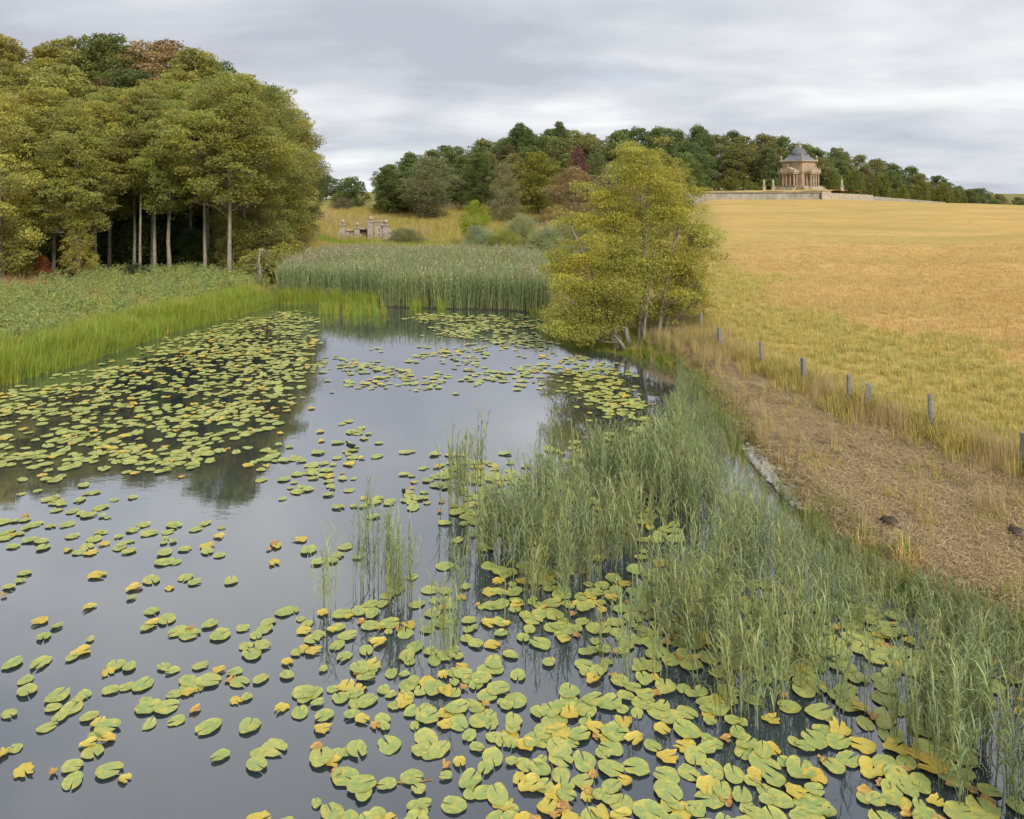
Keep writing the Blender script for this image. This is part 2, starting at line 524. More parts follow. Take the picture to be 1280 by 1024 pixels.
gx = axis(-4000, 4000, -26, 24, 0.5, 1.06)
gy = axis(-80, 6000, 2, 56, 0.5, 1.045)
GX, GY = np.meshgrid(gx, gy)
GZ = height(GX, GY)
nx, ny = len(gx), len(gy)
ii = (np.arange(ny - 1)[:, None] * nx + np.arange(nx - 1)[None]).ravel()
gb = MB().add(np.stack([GX, GY, GZ], -1).reshape(-1, 3), np.stack([ii, ii + 1, ii + 1 + nx, ii + nx], 1))
gme = gb.mesh('ground', 'ground', smooth=True)
sF = GX - fence_x(GY)
dL = lake_d(GX, GY)
right = (GX > 0)
zones = {
    'mud': np.maximum(sstep(0.15, -0.25, dL), sstep(1.2, 0.7, dL) * (GY > 41) * (GX < 3)),
    'mown': right * sstep(0.25, 0.7, dL) * sstep(0.15, -0.35, sF) * sstep(47, 38, GY),
    'field': sstep(-0.6, 0.4, sF) * right * sstep(330, 270, GY),
    'gold': sstep(2.0, 13.0, sF - 0.02 * np.clip(GY - 30, 0, 60) + 4.5 * sstep(24, 60, GY)) * right * sstep(330, 270, GY),
    'track': sstep(7, 3, np.abs(GX - (0.62 * GY + 14))) * sstep(60, 110, GY) * 0.55,
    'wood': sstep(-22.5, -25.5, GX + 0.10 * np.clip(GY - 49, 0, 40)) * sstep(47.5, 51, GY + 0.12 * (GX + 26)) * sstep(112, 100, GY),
}
for k_, a_ in zones.items():
    at = gme.attributes.new(k_, 'FLOAT', 'POINT')
    at.data.foreach_set('value', np.clip(a_, 0, 1).ravel().astype(np.float32))
tag(obj('ground', gme), kind='structure')

wb = MB()
lx = np.array([-30, 18.]); ly = np.array([-60, 52.])
wb.add([(-30, -60, 0), (18, -60, 0), (18, 52, 0), (-30, 52, 0)], [(0, 1, 2, 3)])
tag(obj('lake_water', wb.mesh('lake_water', 'lake_water')), kind='structure')

# ------------------------------------------------------------------ plants: prototypes


def leaves(mb, C, size, rng, slim=0.55, up=0.35, slot=0, vv=None):
    """one folded leaf (rhombus) per centre"""
    n_ = len(C)
    nrm = rng.normal(size=(n_, 3)); nrm[:, 2] = np.abs(nrm[:, 2]) * 0.8 + up
    nrm /= np.linalg.norm(nrm, axis=1)[:, None]
    d = rng.normal(size=(n_, 3)); d -= (d * nrm).sum(1)[:, None] * nrm
    d /= np.linalg.norm(d, axis=1)[:, None] + 1e-9
    s = np.cross(nrm, d)
    L = (size * (0.65 + 0.7 * rng.random(n_)))[:, None]
    W = L * slim
    tip = C + d * L * 0.5 - nrm * L * 0.08
    base = C - d * L * 0.5 - nrm * L * 0.08
    a = C + s * W * 0.5 + nrm * L * 0.05
    b = C - s * W * 0.5 + nrm * L * 0.05
    V = np.stack([base, a, tip, b], 1).reshape(-1, 3)
    F = np.arange(n_ * 4).reshape(n_, 4)
    v = rng.random(n_) if vv is None else vv
    mb.add(V, F, np.repeat(v, 4), slot)


def clump_leaves(mb, clumps, total, size, rng, slim=0.55, low_thin=0.6, up=0.35):
    cl = np.array(clumps, float)                       # x y z rx ry rz
    area = (cl[:, 3] * cl[:, 4] * cl[:, 5]) ** (2 / 3)
    k = rng.choice(len(cl), size=total, p=area / area.sum())
    d = rng.normal(size=(total, 3)); d /= np.linalg.norm(d, axis=1)[:, None]
    low = (d[:, 2] < -0.25) & (rng.random(total) < low_thin)
    d[low, 2] *= -1
    r = 0.45 + 0.62 * rng.random(total) ** 0.6
    lump = 1 + 0.22 * np.sin(d[:, 0] * 5 + k) * np.cos(d[:, 1] * 4 + 2 * k) + 0.14 * np.sin(d[:, 2] * 7 + 3 * k)
    P = cl[k, :3] + d * cl[k, 3:] * (r * lump)[:, None]
    tone = rng.random(len(cl))
    v = np.clip(0.55 * tone[k] + 0.45 * rng.random(total), 0, 1)
    leaves(mb, P, size, rng, slim, up, vv=v)


def crown_clumps(rng, H, Rr, base, n_, shape='ovate', flat=0.55, cr=0.30, asym=0.18):
    out = []
    ph = rng.random(3) * 6.28
    for i in range(n_):
        t_ = (i + rng.random()) / n_
        if shape == 'ovate':
            pr = math.sin(PI * (t_ * 0.80 + 0.15)) ** 0.75
        elif shape == 'dome':
            pr = math.sqrt(max(0.04, 1 - (max(0, t_ - 0.25) / 0.75) ** 2.2)) * (0.75 + 0.25 * min(1, t_ / 0.25))
        elif shape == 'cone':
            pr = max(0.10, 1.02 - t_) ** 0.85
        else:                                          # column: lakeside alder
            pr = (0.62 + 0.38 * math.sin(PI * min(1, t_ * 1.1))) * (1 - max(0, t_ - 0.6) ** 1.3 * 1.7)
        an = i * 2.39996 + rng.random() * 0.9
        lob = 1 + asym * math.sin(2 * an + ph[0]) + asym * 0.7 * math.sin(3 * an + 5 * t_ + ph[1])
        rd = Rr * pr * lob * math.sqrt(0.10 + 0.90 * rng.random()) * 0.86
        rr = Rr * cr * (0.6 + 0.7 * rng.random()) * (0.55 + 0.45 * pr)
        z = base + (H - base) * (0.04 + 0.93 * t_) - rr * flat * 0.4
        out.append((rd * math.cos(an), rd * math.sin(an), z, rr, rr * (0.8 + 0.4 * rng.random()), rr * flat * (0.8 + 0.5 * rng.random())))
    return out


def trunk_mesh(name, rng, H, r0, clumps, nb, mat='bark_pale', lean=0.03, stems=None, sides=7, top=0.86):
    mb = MB()
    stems = stems or [(0, 0, 0, 0, H * top, r0)]
    axes = []
    for (bx, by, tx, ty, hz, rr) in stems:
        k = 9
        tt = np.linspace(0, 1, k)
        wx = np.cumsum(rng.normal(size=k)) * lean * hz * 0.12
        wy = np.cumsum(rng.normal(size=k)) * lean * hz * 0.12
        wx -= wx[0]; wy -= wy[0]
        P = np.stack([bx + (tx) * tt ** 1.3 + wx, by + (ty) * tt ** 1.3 + wy, -0.35 + (hz + 0.35) * tt], 1)
        rad = rr * (1 - 0.86 * tt ** 0.9); rad[0] *= 1.3
        mb.tube(P, rad, sides, v=rng.random())
        axes.append((P, rad))
    for c in rng.permutation(len(clumps))[:nb]:
        x, y, z, rx = clumps[c][:4]
        P, rad = min(axes, key=lambda a: np.min(np.hypot(a[0][:, 0] - x, a[0][:, 1] - y) + 0.3 * np.abs(a[0][:, 2] - z)))
        hd = math.hypot(x, y)
        za = max(P[1, 2], min(z - 0.45 * hd - 0.2, P[-1, 2] * 0.97))
        j = np.interp(za, P[:, 2], np.arange(len(P)))
        a = np.array([np.interp(j, np.arange(len(P)), P[:, q]) for q in range(3)])
        ra = np.interp(j, np.arange(len(P)), rad)
        b = np.array([x, y, z])
        mid = a * 0.45 + b * 0.55 + np.array([0, 0, 0.10 * hd]) + rng.normal(size=3) * 0.06 * hd
        mb.tube(np.array([a, (a + mid) / 2 + rng.normal(size=3) * 0.03 * hd, mid, b]), np.array([0.36, 0.28, 0.20, 0.08]) * max(ra, 0.05), 4, v=rng.random(), cap=False)
        for q in range(3):
            e = b + rng.normal(size=3) * np.array([rx, rx, rx * 0.5]) * 0.75
            mb.tube(np.array([mid, (mid + e) / 2 + rng.normal(size=3) * 0.05 * rx, e]), np.array([0.22, 0.14, 0.04]) * max(ra, 0.05), 3, v=rng.random(), cap=False)
    return mb.mesh(name, mat, smooth=True)


def make_kind(kind, seed, H, Rr, base, ncl, nleaf, leaf, shape, flat=0.55, cr=0.30, r0=0.2, bark_='bark_dark', nb=14, slim=0.55, lean=0.03, asym=0.18, low_thin=0.6, stems=None):
    rng = np.random.default_rng(seed)
    cl = crown_clumps(rng, H, Rr, base, ncl, shape, flat, cr, asym)
    mb = MB()
    clump_leaves(mb, cl, nleaf, leaf, rng, slim, low_thin)
    crown = mb.mesh(kind + '_crown', 'foliage')
    tr = trunk_mesh(kind + '_trunk', rng, H, r0, cl, nb, bark_, lean, stems)
    return (tr, crown, H, Rr)


KIND = {}
for i in range(5):
    KIND['alder%d' % i] = make_kind('alder', 10 + i, 15, 3.5, 6.8 - 1.4 * (i % 3), 120, 36000, 0.15, 'column', 0.55, 0.25, 0.14 + 0.015 * i, 'bark_pale', 60, 0.6, 0.02, 0.20)
for i in range(3):
    KIND['edge%d' % i] = make_kind('edge', 40 + i, 15, 3.9, 0.7, 130, 40000, 0.15, 'column', 0.55, 0.25, 0.21, 'bark_pale', 60, 0.6, 0.02, 0.20)
for i in range(4):
    KIND['broad%d' % i] = make_kind('broad', 60 + i, 20, 6.2, 2.0, 110, 13000, 0.40, 'dome' if i % 2 else 'ovate', 0.72, 0.23, 0.35, 'bark_dark', 14, 0.75, 0.03, 0.16)
for i in range(2):
    KIND['tall%d' % i] = make_kind('tall', 80 + i, 22, 5.6, 4.0, 130, 30000, 0.26, 'dome', 0.60, 0.22, 0.33, 'bark_dark', 22, 0.7, 0.03, 0.16)
for i in range(2):
    KIND['birch%d' % i] = make_kind('birch', 90 + i, 12, 4.0, 0.5, 72, 11000, 0.26, 'ovate', 1.0, 0.24, 0.16, 'bark_pale', 26, 0.45, 0.03, 0.14)
for i in range(2):
    KIND['yew%d' % i] = make_kind('yew', 100 + i, 8, 2.9, 0.2, 60, 7000, 0.26, 'cone', 0.8, 0.30, 0.16, 'bark_dark', 6, 0.6, 0.02, 0.12)
for i in range(3):
    KIND['willow%d' % i] = make_kind('willow', 110 + i, 4.2, 3.0, 0.1, 52, 12000, 0.20, 'dome', 0.85, 0.30, 0.10, 'bark_dark', 12, 0.28, 0.04, 0.14,
                                     stems=[(0, 0, 1.2, 0.3, 2.8, 0.09), (0.2, 0.1, -1.1, 0.5, 2.7, 0.08), (-0.1, -0.1, 0.1, -0.8, 3.0, 0.09)])
for i in range(2):
    KIND['shrub%d' % i] = make_kind('shrub', 120 + i, 2.6, 1.7, 0.05, 34, 5200, 0.16, 'dome', 0.8, 0.34, 0.05, 'bark_dark', 8, 0.6, 0.05, 0.2,
                                    stems=[(0, 0, 0.7, 0.2, 1.8, 0.04), (0.1, 0, -0.6, 0.3, 1.7, 0.04), (0, 0.1, 0, -0.6, 1.9, 0.04)])


def tree(kind, x, y, H, width, color, name, label, cat, group=None, rz=None, z=None):
    tr, cr, H0, R0 = KIND[kind]
    z = float(height(x, y)) if z is None else z
    root = obj(name, None, loc=(x, y, z))
    root.rotation_euler = (0, 0, random.random() * 6.28 if rz is None else rz)
    sz = H / H0
    sx = sz if width is None else width / (2 * R0)
    root.scale = (sx, sx, sz)
    root.empty_display_size = 0.3
    obj('trunk', tr, root)
    obj('crown', cr, root, color=color)
    return tag(root, label, cat, group)


random.seed(7)


def jit(c, a=0.12):
    k = 1 + (random.random() - 0.5) * 2 * a
    return tuple(max(0.005, q * k * (1 + (random.random() - 0.5) * a)) for q in c)


GREEN = (0.285, 0.310, 0.085)
OLIVE = (0.340, 0.335, 0.100)
YELL = (0.405, 0.385, 0.110)
DARK = (0.140, 0.180, 0.056)
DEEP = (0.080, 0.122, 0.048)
GREY = (0.240, 0.260, 0.125)
BROWN = (0.330, 0.250, 0.140)
LIME = (0.290, 0.370, 0.045)

# --- the wood on the far left bank
front = [(-20.2, 53.4, 15.2, 'alder1', OLIVE, 8.6), (-30.1, 59.6, 14.2, 'alder0', GREEN, 7.0), (-29.1, 60.6, 15.0, 'alder3', OLIVE, 7.0), (-31.9, 59.2, 13.8, 'alder2', GREEN, 6.6),
         (-27.0, 62.8, 15.0, 'alder0', GREEN, 7.0), (-24.6, 60.5, 14.6, 'alder3', OLIVE, 7.2), (-33.4, 54.4, 13.6, 'alder1', OLIVE, 7.2), (-36.0, 53.6, 13.6, 'alder4', YELL, 7.6),
         (-30.6, 52.6, 12.2, 'alder2', OLIVE, 6.4), (-38.6, 51.6, 13.4, 'alder0', YELL, 7.4), (-34.0, 49.8, 12.6, 'alder3', YELL, 6.6), (-40.5, 55.5, 15.0, 'alder1', OLIVE, 7.6),
         (-26.3, 57.4, 13.2, 'alder4', GREEN, 6.4), (-43.0, 52.0, 13.5, 'alder2', YELL, 7.4), (-28.4, 57.2, 14.0, 'alder0', OLIVE, 6.0), (-27.7, 58.0, 13.6, 'alder3', GREEN, 6.0),
         (-33.0, 61.5, 14.5, 'alder3', OLIVE, 6.6), (-25.4, 64.5, 15.5, 'alder0', GREEN, 6.6), (-31.0, 55.6, 12.8, 'alder0', OLIVE, 5.6), (-23.4, 57.0, 13.6, 'alder3', OLIVE, 6.0)]
for (x, y, H, k, c, wd) in front:
    if x < -33.2 and k != 'alder1': k = 'edge%d' % (int(-x) % 3)
    x, y = (x, y) if (x, y) == (-20.2, 53.4) else (x * 0.97, y * 0.965)
    tree(k, x, y, H, wd, jit(c, 0.10), 'alder_tree', {YELL: 'yellowish alder with pale trunk beside the rust orange shrub end of the wood', GREEN: 'green alder with bare pale trunk at the lakeside edge of the wood', OLIVE: 'olive alder with bare pale trunk at the lakeside edge of the wood'}[c] if (x, y) != (-20.2, 53.4)
         else 'alder with thick straight pale trunk standing forward of the wood by the dead stump', 'tree', 'alders along the edge of the lakeside wood')
for (x, y, H, k, c, wd) in [(-21.2, 59.0, 15.4, 'edge0', OLIVE, 8.0), (-21.6, 66.0, 16.0, 'edge1', GREEN, 8.0), (-23.0, 74.0, 16.5, 'edge2', OLIVE, 8.4), (-24.5, 83.0, 15.0, 'edge0', DARK, 8.0),
                            (-26.5, 92.0, 14.0, 'edge1', GREEN, 8.0)]:
    tree(k, x, y, H, wd, jit(c, 0.08), 'leafy_tree', 'olive green tree leafy down to the ground at the open end of the lakeside wood', 'tree', 'trees closing the end of the lakeside wood')
back = []
for (px_x, y0, top) in [(-25.5, 70, 17.5), (-30.5, 69, 18.5), (-35.5, 68, 18.5), (-40.5, 67, 18.8), (-45.5, 66, 18.8), (-50.5, 64, 18.5), (-28.0, 79, 19.8), (-33.5, 80, 22.6), (-38.5, 81, 24.0),
                        (-43.8, 80, 24.6), (-49.0, 80, 24.0), (-54.5, 78, 24.0), (-59.5, 76, 23.5), (-31.5, 90, 20.5), (-37.0, 92, 23.5), (-43.0, 92, 25.5), (-49.5, 92, 25.6), (-56.0, 90, 25.0), (-62.5, 88, 26.5)]:
    x = px_x + random.uniform(-0.6, 0.6); y = y0 + random.uniform(-1, 1)
    c = random.choice([GREEN, OLIVE, OLIVE, DARK, YELL])
    if (px_x, y0) == (-38.5, 81): c = BROWN
    z = float(height(x, y))
    tree('tall%d' % random.randint(0, 1), x, y, top - z, random.uniform(11.5, 14.5), jit(c, 0.12), 'forest_tree',
         'tall rust brown tree rising inside the lakeside wood' if c == BROWN else 'tall round topped tree rising behind the lakeside alders', 'tree', 'tall trees inside the lakeside wood')
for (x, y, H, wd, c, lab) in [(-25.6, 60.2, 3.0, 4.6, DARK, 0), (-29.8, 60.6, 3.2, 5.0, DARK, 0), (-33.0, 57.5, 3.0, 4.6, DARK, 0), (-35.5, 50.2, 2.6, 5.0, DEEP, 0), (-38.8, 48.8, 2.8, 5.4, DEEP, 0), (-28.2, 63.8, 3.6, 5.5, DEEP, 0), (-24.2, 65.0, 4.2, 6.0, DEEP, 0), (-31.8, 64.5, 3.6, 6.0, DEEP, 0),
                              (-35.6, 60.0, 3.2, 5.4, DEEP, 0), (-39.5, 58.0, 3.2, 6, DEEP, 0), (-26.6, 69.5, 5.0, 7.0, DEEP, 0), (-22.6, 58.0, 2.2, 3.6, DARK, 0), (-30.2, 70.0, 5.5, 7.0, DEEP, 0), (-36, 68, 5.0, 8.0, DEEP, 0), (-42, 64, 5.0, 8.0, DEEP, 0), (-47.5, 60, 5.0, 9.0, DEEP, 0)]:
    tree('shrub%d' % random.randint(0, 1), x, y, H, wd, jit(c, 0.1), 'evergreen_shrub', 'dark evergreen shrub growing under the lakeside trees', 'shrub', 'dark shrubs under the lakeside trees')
for k, (x, y, H, wd, c) in enumerate([(-32.6, 49.0, 6.0, 3.4, YELL), (-29.4, 50.6, 5.0, 2.8, YELL), (-34.8, 47.6, 6.5, 3.8, YELL), (-37.0, 46.8, 6.0, 3.8, OLIVE), (-21.2, 56.6, 5.0, 3.2, OLIVE)]):
    tree('birch%d' % (k % 2), x, y, H, wd, jit(c, 0.1), 'sapling', 'slim young tree with light foliage in front of the bare alder trunks', 'tree', 'saplings at the foot of the lakeside wood')
tree('shrub0', -31.2, 49.4, 1.9, 1.4, (0.27, 0.10, 0.035), 'autumn_shrub', 'small rust orange shrub beside the dark evergreen shrubs', 'shrub')
tree('shrub1', -29.2, 49.0, 1.0, 3.2, (0.13, 0.075, 0.045), 'withered_shrub', 'low brown withered shrub in front of the alder trunks', 'shrub')
tree('shrub0', -25.9, 51.0, 1.3, 2.2, (0.085, 0.105, 0.06), 'bank_shrub', 'small grey green shrub on the grassy bank before the wood', 'shrub')
for (x, y, H, wd) in [(-18.6, 54.6, 2.4, 3.6), (-17.6, 56.5, 2.6, 3.8), (-18.2, 60.0, 3.2, 4.0)]:
    tree('shrub%d' % random.randint(0, 1), x, y, H, wd, jit(OLIVE, 0.1), 'low_bush', 'olive green bush on the bank where the wood meets the reed bed', 'bush', 'bushes where the wood meets the reeds')

# --- the big tree on the right bank
rng = np.random.default_rng(5)
BX, BY = 5.6, 32.6
lobes = [(0.1, 0.0, 8.3, 1.15, 1.1, 0.8), (0.2, 0.2, 7.2, 1.7, 1.5, 1.0), (-1.3, 0.3, 6.0, 1.5, 1.4, 1.1), (1.4, -0.2, 6.5, 1.35, 1.3, 0.95), (-0.2, 0.6, 5.2, 2.2, 1.8, 1.1), (1.7, 0.2, 5.0, 1.5, 1.5, 0.9),
         (-2.4, 0.4, 4.9, 1.2, 1.2, 0.9), (-2.3, -0.1, 3.6, 1.5, 1.4, 0.9), (0.0, -0.2, 3.6, 2.2, 1.8, 1.0), (2.2, 0.2, 3.7, 1.25, 1.2, 0.8), (-2.8, -0.3, 2.1, 1.5, 1.3, 0.8), (-0.8, -0.4, 2.2, 1.8, 1.5, 0.8),
         (1.4, 0.2, 2.2, 1.6, 1.4, 0.8), (-3.4, -0.3, 0.85, 1.0, 0.9, 0.55), (-2.0, -0.7, 0.75, 1.2, 0.8, 0.5), (-0.6, 0.4, 1.0, 1.0, 0.8, 0.5), (2.6, 0.3, 2.6, 0.8, 0.9, 0.6), (-3.1, 0.2, 3.0, 0.9, 1.0, 0.6), (2.3, 0.3, 1.4, 0.9, 0.9, 0.45), (2.7, 0.3, 4.4, 0.9, 0.9, 0.6), (1.0, 0.6, 1.1, 1.2, 0.9, 0.5), (-1.3, -0.6, 1.3, 1.4, 0.9, 0.6),
         (-2.9, -0.8, 0.5, 1.2, 0.8, 0.4), (-1.0, 0.9, 3.0, 1.6, 1.2, 0.9), (1.2, 0.8, 3.2, 1.5, 1.2, 0.9)]
sub = []
for (x, y, z, a, b, c) in lobes:
    for q in range(16):
        d = rng.normal(size=3); d /= np.linalg.norm(d)
        k = 0.30 + 0.78 * rng.random()
        r = 0.33 * a * (0.7 + 0.6 * rng.random())
        sub.append((x + d[0] * a * k, y + d[1] * b * k, max(0.35, z + d[2] * c * k), r * 1.2, r * 1.2, r * 0.6))
mb = MB()
clump_leaves(mb, sub, 115000, 0.084, rng, 0.6, 0.5)
big_crown = mb.mesh('big_crown', 'foliage')
stems = [(0.0, 0.0, 0.3, 0.2, 8.0, 0.13), (-0.45, 0.1, -0.9, 0.2, 7.0, 0.12), (0.7, -0.1, 1.3, 0.0, 6.6, 0.11), (-0.9, -0.1, -2.2, -0.1, 5.0, 0.10), (1.1, 0.2, 1.6, 0.2, 4.8, 0.09), (0.3, 0.3, -0.3, 0.6, 7.4, 0.10),
         (-0.7, -0.3, -2.9, -0.6, 2.2, 0.07), (0.1, -0.2, 0.4, -0.6, 4.0, 0.08)]
big_trunk = trunk_mesh('big_trunk', rng, 9, 0.13, sub, 120, 'bark_pale', 0.05, stems, 7)
t_ = obj('lakeside_tree', None, loc=(BX, BY, float(height(BX, BY))))
obj('trunk', big_trunk, t_)
obj('crown', big_crown, t_, color=(0.410, 0.405, 0.092))
tag(t_, 'many stemmed yellow green tree on the bank, its boughs hanging over the lake', 'tree')

# --- bushes and trees round the head of the reed bed
for (x, y, H, wd, k, c, nm, lab, cat) in [
    (-3.4, 75, 3.5, 4.4, 'willow0', (0.33, 0.385, 0.22), 'willow_bush', 'grey green willow bush nearest the small lime tree by the reeds', 'bush'),
    (-0.8, 73, 3.3, 4.4, 'willow1', (0.31, 0.35, 0.085), 'willow_bush', 'yellow green willow bush between two grey green ones', 'bush'),
    (1.0, 82, 4.4, 5.6, 'willow2', (0.32, 0.36, 0.19), 'willow_bush', 'grey green willow bush standing behind the yellow green one', 'bush'),
    (3.2, 66, 3.6, 5.8, 'willow0', (0.32, 0.37, 0.19), 'willow_bush', 'wide grey green willow bush behind the big yellow green tree', 'bush'),
    (6.2, 75, 4.4, 6.4, 'willow1', (0.30, 0.335, 0.15), 'willow_bush', 'olive willow bush half hidden by the big yellow green tree', 'bush'),
    (2.6, 56, 2.0, 2.2, 'shrub0', LIME, 'lime_bush', 'small bright lime green bush at the edge of the reeds', 'bush'),
    (-4.6, 92, 6.0, 4.2, 'birch0', LIME, 'lime_tree', 'small bright lime green tree above the willow bushes', 'tree'),
    (-14.0, 97, 2.3, 5.4, 'willow2', (0.240, 0.275, 0.135), 'reed_side_bush', 'low rounded grey green bush beside the ruined stonework', 'bush'),
    (-30.8, 141, 6.2, 7.2, 'shrub0', DARK, 'yew_tree', 'dark rounded yew standing alone in the meadow gap', 'tree'),
    (-31.0, 136, 2.6, 4.4, 'birch1', (0.27, 0.23, 0.17), 'bare_bush', 'pale brown bare looking bush before the dark yew', 'bush'),
    (-53.0, 205, 9.5, 7.5, 'broad0', (0.15, 0.185, 0.085), 'distant_tree', 'loose open tree behind the white rail fence', 'tree'),
    (-27.0, 165, 7.0, 7.5, 'broad2', (0.18, 0.20, 0.085), 'distant_tree', 'hazy green tree in the gap beyond the dark yew', 'tree'),
    (-60.0, 240, 7.5, 14, 'broad1', (0.16, 0.19, 0.09), 'distant_tree', 'wide low tree clump behind the white rail fence', 'tree'),
    (-21.5, 128, 8.6, 6.2, 'broad1', DARK, 'dark_tree', 'dark green tree at the left end of the far wood', 'tree'),
    (-13.6, 122, 10.6, 10.5, 'birch0', (0.215, 0.230, 0.120), 'spreading_birch', 'broad grey green birch with drooping twigs behind the meadow', 'tree'),
    (-5.5, 130, 11.0, 7.4, 'tall0', DARK, 'dark_conifer', 'dark narrow evergreen between the grey green birches', 'tree'),
    (-1.4, 118, 10.0, 6.4, 'birch1', (0.270, 0.265, 0.145), 'pale_birch', 'pale thin grey green birch beside the dark evergreen', 'tree'),
    (4.4, 126, 11.4, 8.2, 'broad0', (0.250, 0.250, 0.050), 'turning_tree', 'green tree with crown turning orange in the far wood', 'tree'),
    (9.5, 114, 9.4, 10.2, 'birch0', BROWN, 'faded_tree', 'brownish grey fading tree behind the big lakeside tree', 'tree'),
    (14.1, 160, 13.2, 5.0, 'tall0', (0.22, 0.125, 0.11), 'purple_tree', 'slim dull purple tree standing in the far wood', 'tree'),
    (16.5, 118, 9.6, 9.0, 'birch1', (0.27, 0.225, 0.145), 'faded_tree', 'thin grey brown tree close behind the big lakeside tree', 'tree'),
    (26.0, 130, 11.0, 10.5, 'broad3', OLIVE, 'olive_tree', 'olive tree glimpsed through the crown of the big lakeside tree', 'tree'),
    (33.0, 150, 11.5, 9.5, 'broad1', GREEN, 'green_tree', 'green tree to the right of the olive one behind the lakeside tree', 'tree'),
    (18.4, 165, 13.8, 5.0, 'tall1', (0.20, 0.24, 0.10), 'spire_tree', 'upright grey green conifer beside the purple tree', 'tree'),
]:
    tree(k, x, y, H, wd, c, nm, lab, cat)

# --- the far wood along the ridge
RIDGE_X = [478, 500, 560, 620, 648, 675, 700, 740, 800, 870, 900, 940, 1000, 1050, 1100, 1150, 1200, 1240, 1300]
RIDGE_T = [214, 195, 182, 176, 158, 172, 158, 168, 160, 158, 166, 163, 178, 185, 200, 212, 229, 241, 247]
RIDGE_D = [150, 150, 165, 185, 190, 195, 200, 215, 235, 255, 262, 270, 285, 290, 300, 310, 325, 335, 350]
FAR_GREENS = [(0.185, 0.230, 0.084), (0.165, 0.215, 0.080), (0.215, 0.240, 0.086), (0.140, 0.188, 0.074), (0.245, 0.250, 0.094)]
for row, (drop, dd, step) in enumerate([(0, 8, 26), (14, -8, 30), (28, -20, 34), (-1, 26, 40)]):
    px = 486 + row * 9
    while px < 1300:
        topy = float(np.interp(px, RIDGE_X, RIDGE_T)) + drop * (1.0 if px < 1050 else max(0.25, 1 - (px - 1050) / 220)) + random.uniform(-3, 5)
        D = float(np.interp(px, RIDGE_X, RIDGE_D)) + dd + random.uniform(-3, 3)
        if px > 1040: D += 10
        x = (px - 640) / 930 * D
        z = float(height(x, D))
        ztop = 7 + (240 - topy) / 930 * D
        H = ztop - z
        px += step * random.uniform(0.8, 1.25)
        if H < 5.0 or (920 < px < 1120 and D < 262):
            continue
        k = random.choice(['broad0', 'broad1', 'broad2', 'broad3'])
        c = random.choice(FAR_GREENS)
        if row == 1 and random.random() < 0.12: c = (0.15, 0.135, 0.06)
        tree(k, x, D, H, min(17, max(9, H * 0.80)) * random.uniform(0.85, 1.1), jit(c, 0.12), 'ridge_tree', 'dense round crowned tree of the ridge wood, ' + ('above the reed bed' if px < 760 else 'behind the big lakeside tree' if px < 900 else 'behind the domed temple' if px < 1080 else 'on the slope falling away beyond the yews'), 'tree', 'trees of the wood along the ridge')
for (px, topy, D, wd, c) in [(650, 152, 196, 8.5, DARK), (699, 150, 205, 7.5, (0.12, 0.155, 0.06))]:
    x = (px - 640) / 930 * D
    z = float(height(x, D))
    tree('tall1', x, D, 7 + (240 - topy) / 930 * D - z, wd, c, 'ridge_conifer', 'dark pointed conifer top standing above the far wood', 'tree', 'conifers above the far wood')
for (px, topy, D, wd) in [(1043, 214, 262, 6.4), (1068, 212, 266, 7.5), (1103, 218, 270, 8.0), (1128, 232, 262, 6.0), (1152, 227, 268, 7.6), (1178, 230, 272, 8.0), (1196, 236, 276, 6.5), (912, 222, 250, 9.0), (890, 226, 248, 6.0), (935, 226, 256, 9.0), (958, 224, 257, 9.0), (872, 224, 252, 8.0), (980, 226, 258, 9.0)]:
    x = (px - 640) / 930 * D
    z = float(height(x, D))
    H = max(4.0, 7 + (240 - topy) / 930 * D - z)
    tree('shrub%d' % random.randint(0, 1), x, D, H, wd, jit((0.185, 0.210, 0.052), 0.12), 'garden_yew',
         'low dark bush at the foot of the ridge wood beside the temple' if px < 1001 else 'rounded olive yew at the edge of the field right of the temple', 'tree', 'low bushes left of the temple' if px < 1000 else 'yews in a row beside the temple')

# ------------------------------------------------------------------ the temple on its terrace
TX, TY = 91.0, 236.0
TERR = [(28, 217.5), (50.7, 215), (90.2, 215), (112, 240), (112, 262), (28, 262)]
rngt = np.random.default_rng(3)
mb = MB()
xs_ = np.linspace(28, 116, 43); ys_ = np.linspace(215, 262, 25)
pts = []
for y in ys_:
    for x in xs_:
        lim = 112 if True else 0
        xx = min(x, 90.2 + (y - 215) if y < 240 else 116)
        zt = 7.0 + 0.75 * math.exp(-((xx - TX) ** 2 + (y - TY) ** 2) / 420) + 0.10 * math.sin(xx * 0.5 + y * 0.3)
        pts.append((xx, y + 0.3, zt))
n_ = len(xs_)
fs = [(j * n_ + i, j * n_ + i + 1, (j + 1) * n_ + i + 1, (j + 1) * n_ + i) for j in range(len(ys_) - 1) for i in range(n_ - 1)]
mb.add(pts, fs)
tm = mb.mesh('terrace', 'ground', smooth=True)
for k_, val in (('gold', 1.0), ('field', 1.0)):
    at = tm.attributes.new(k_, 'FLOAT', 'POINT'); at.data.foreach_set('value', np.full(len(pts), val, np.float32))
tag(obj('terrace', tm), kind='structure')


def wall_run(mb, a, b, z0a, z1a, z0b, z1b, th=0.6):
    a = np.array(a, float); b = np.array(b, float)
    d = (b - a) / np.linalg.norm(b - a); nrm = np.array([d[1], -d[0]]) * th / 2
    V = []
    for (p, z0, z1) in ((a, z0a, z1a), (b, z0b, z1b)):
        for s_ in (1, -1):
            for z in (z0, z1):
                V.append((*(p + s_ * nrm), z))
    mb.add(V, [(0, 4, 5, 1), (2, 3, 7, 6), (1, 5, 7, 3), (0, 2, 6, 4), (0, 1, 3, 2), (4, 6, 7, 5)])


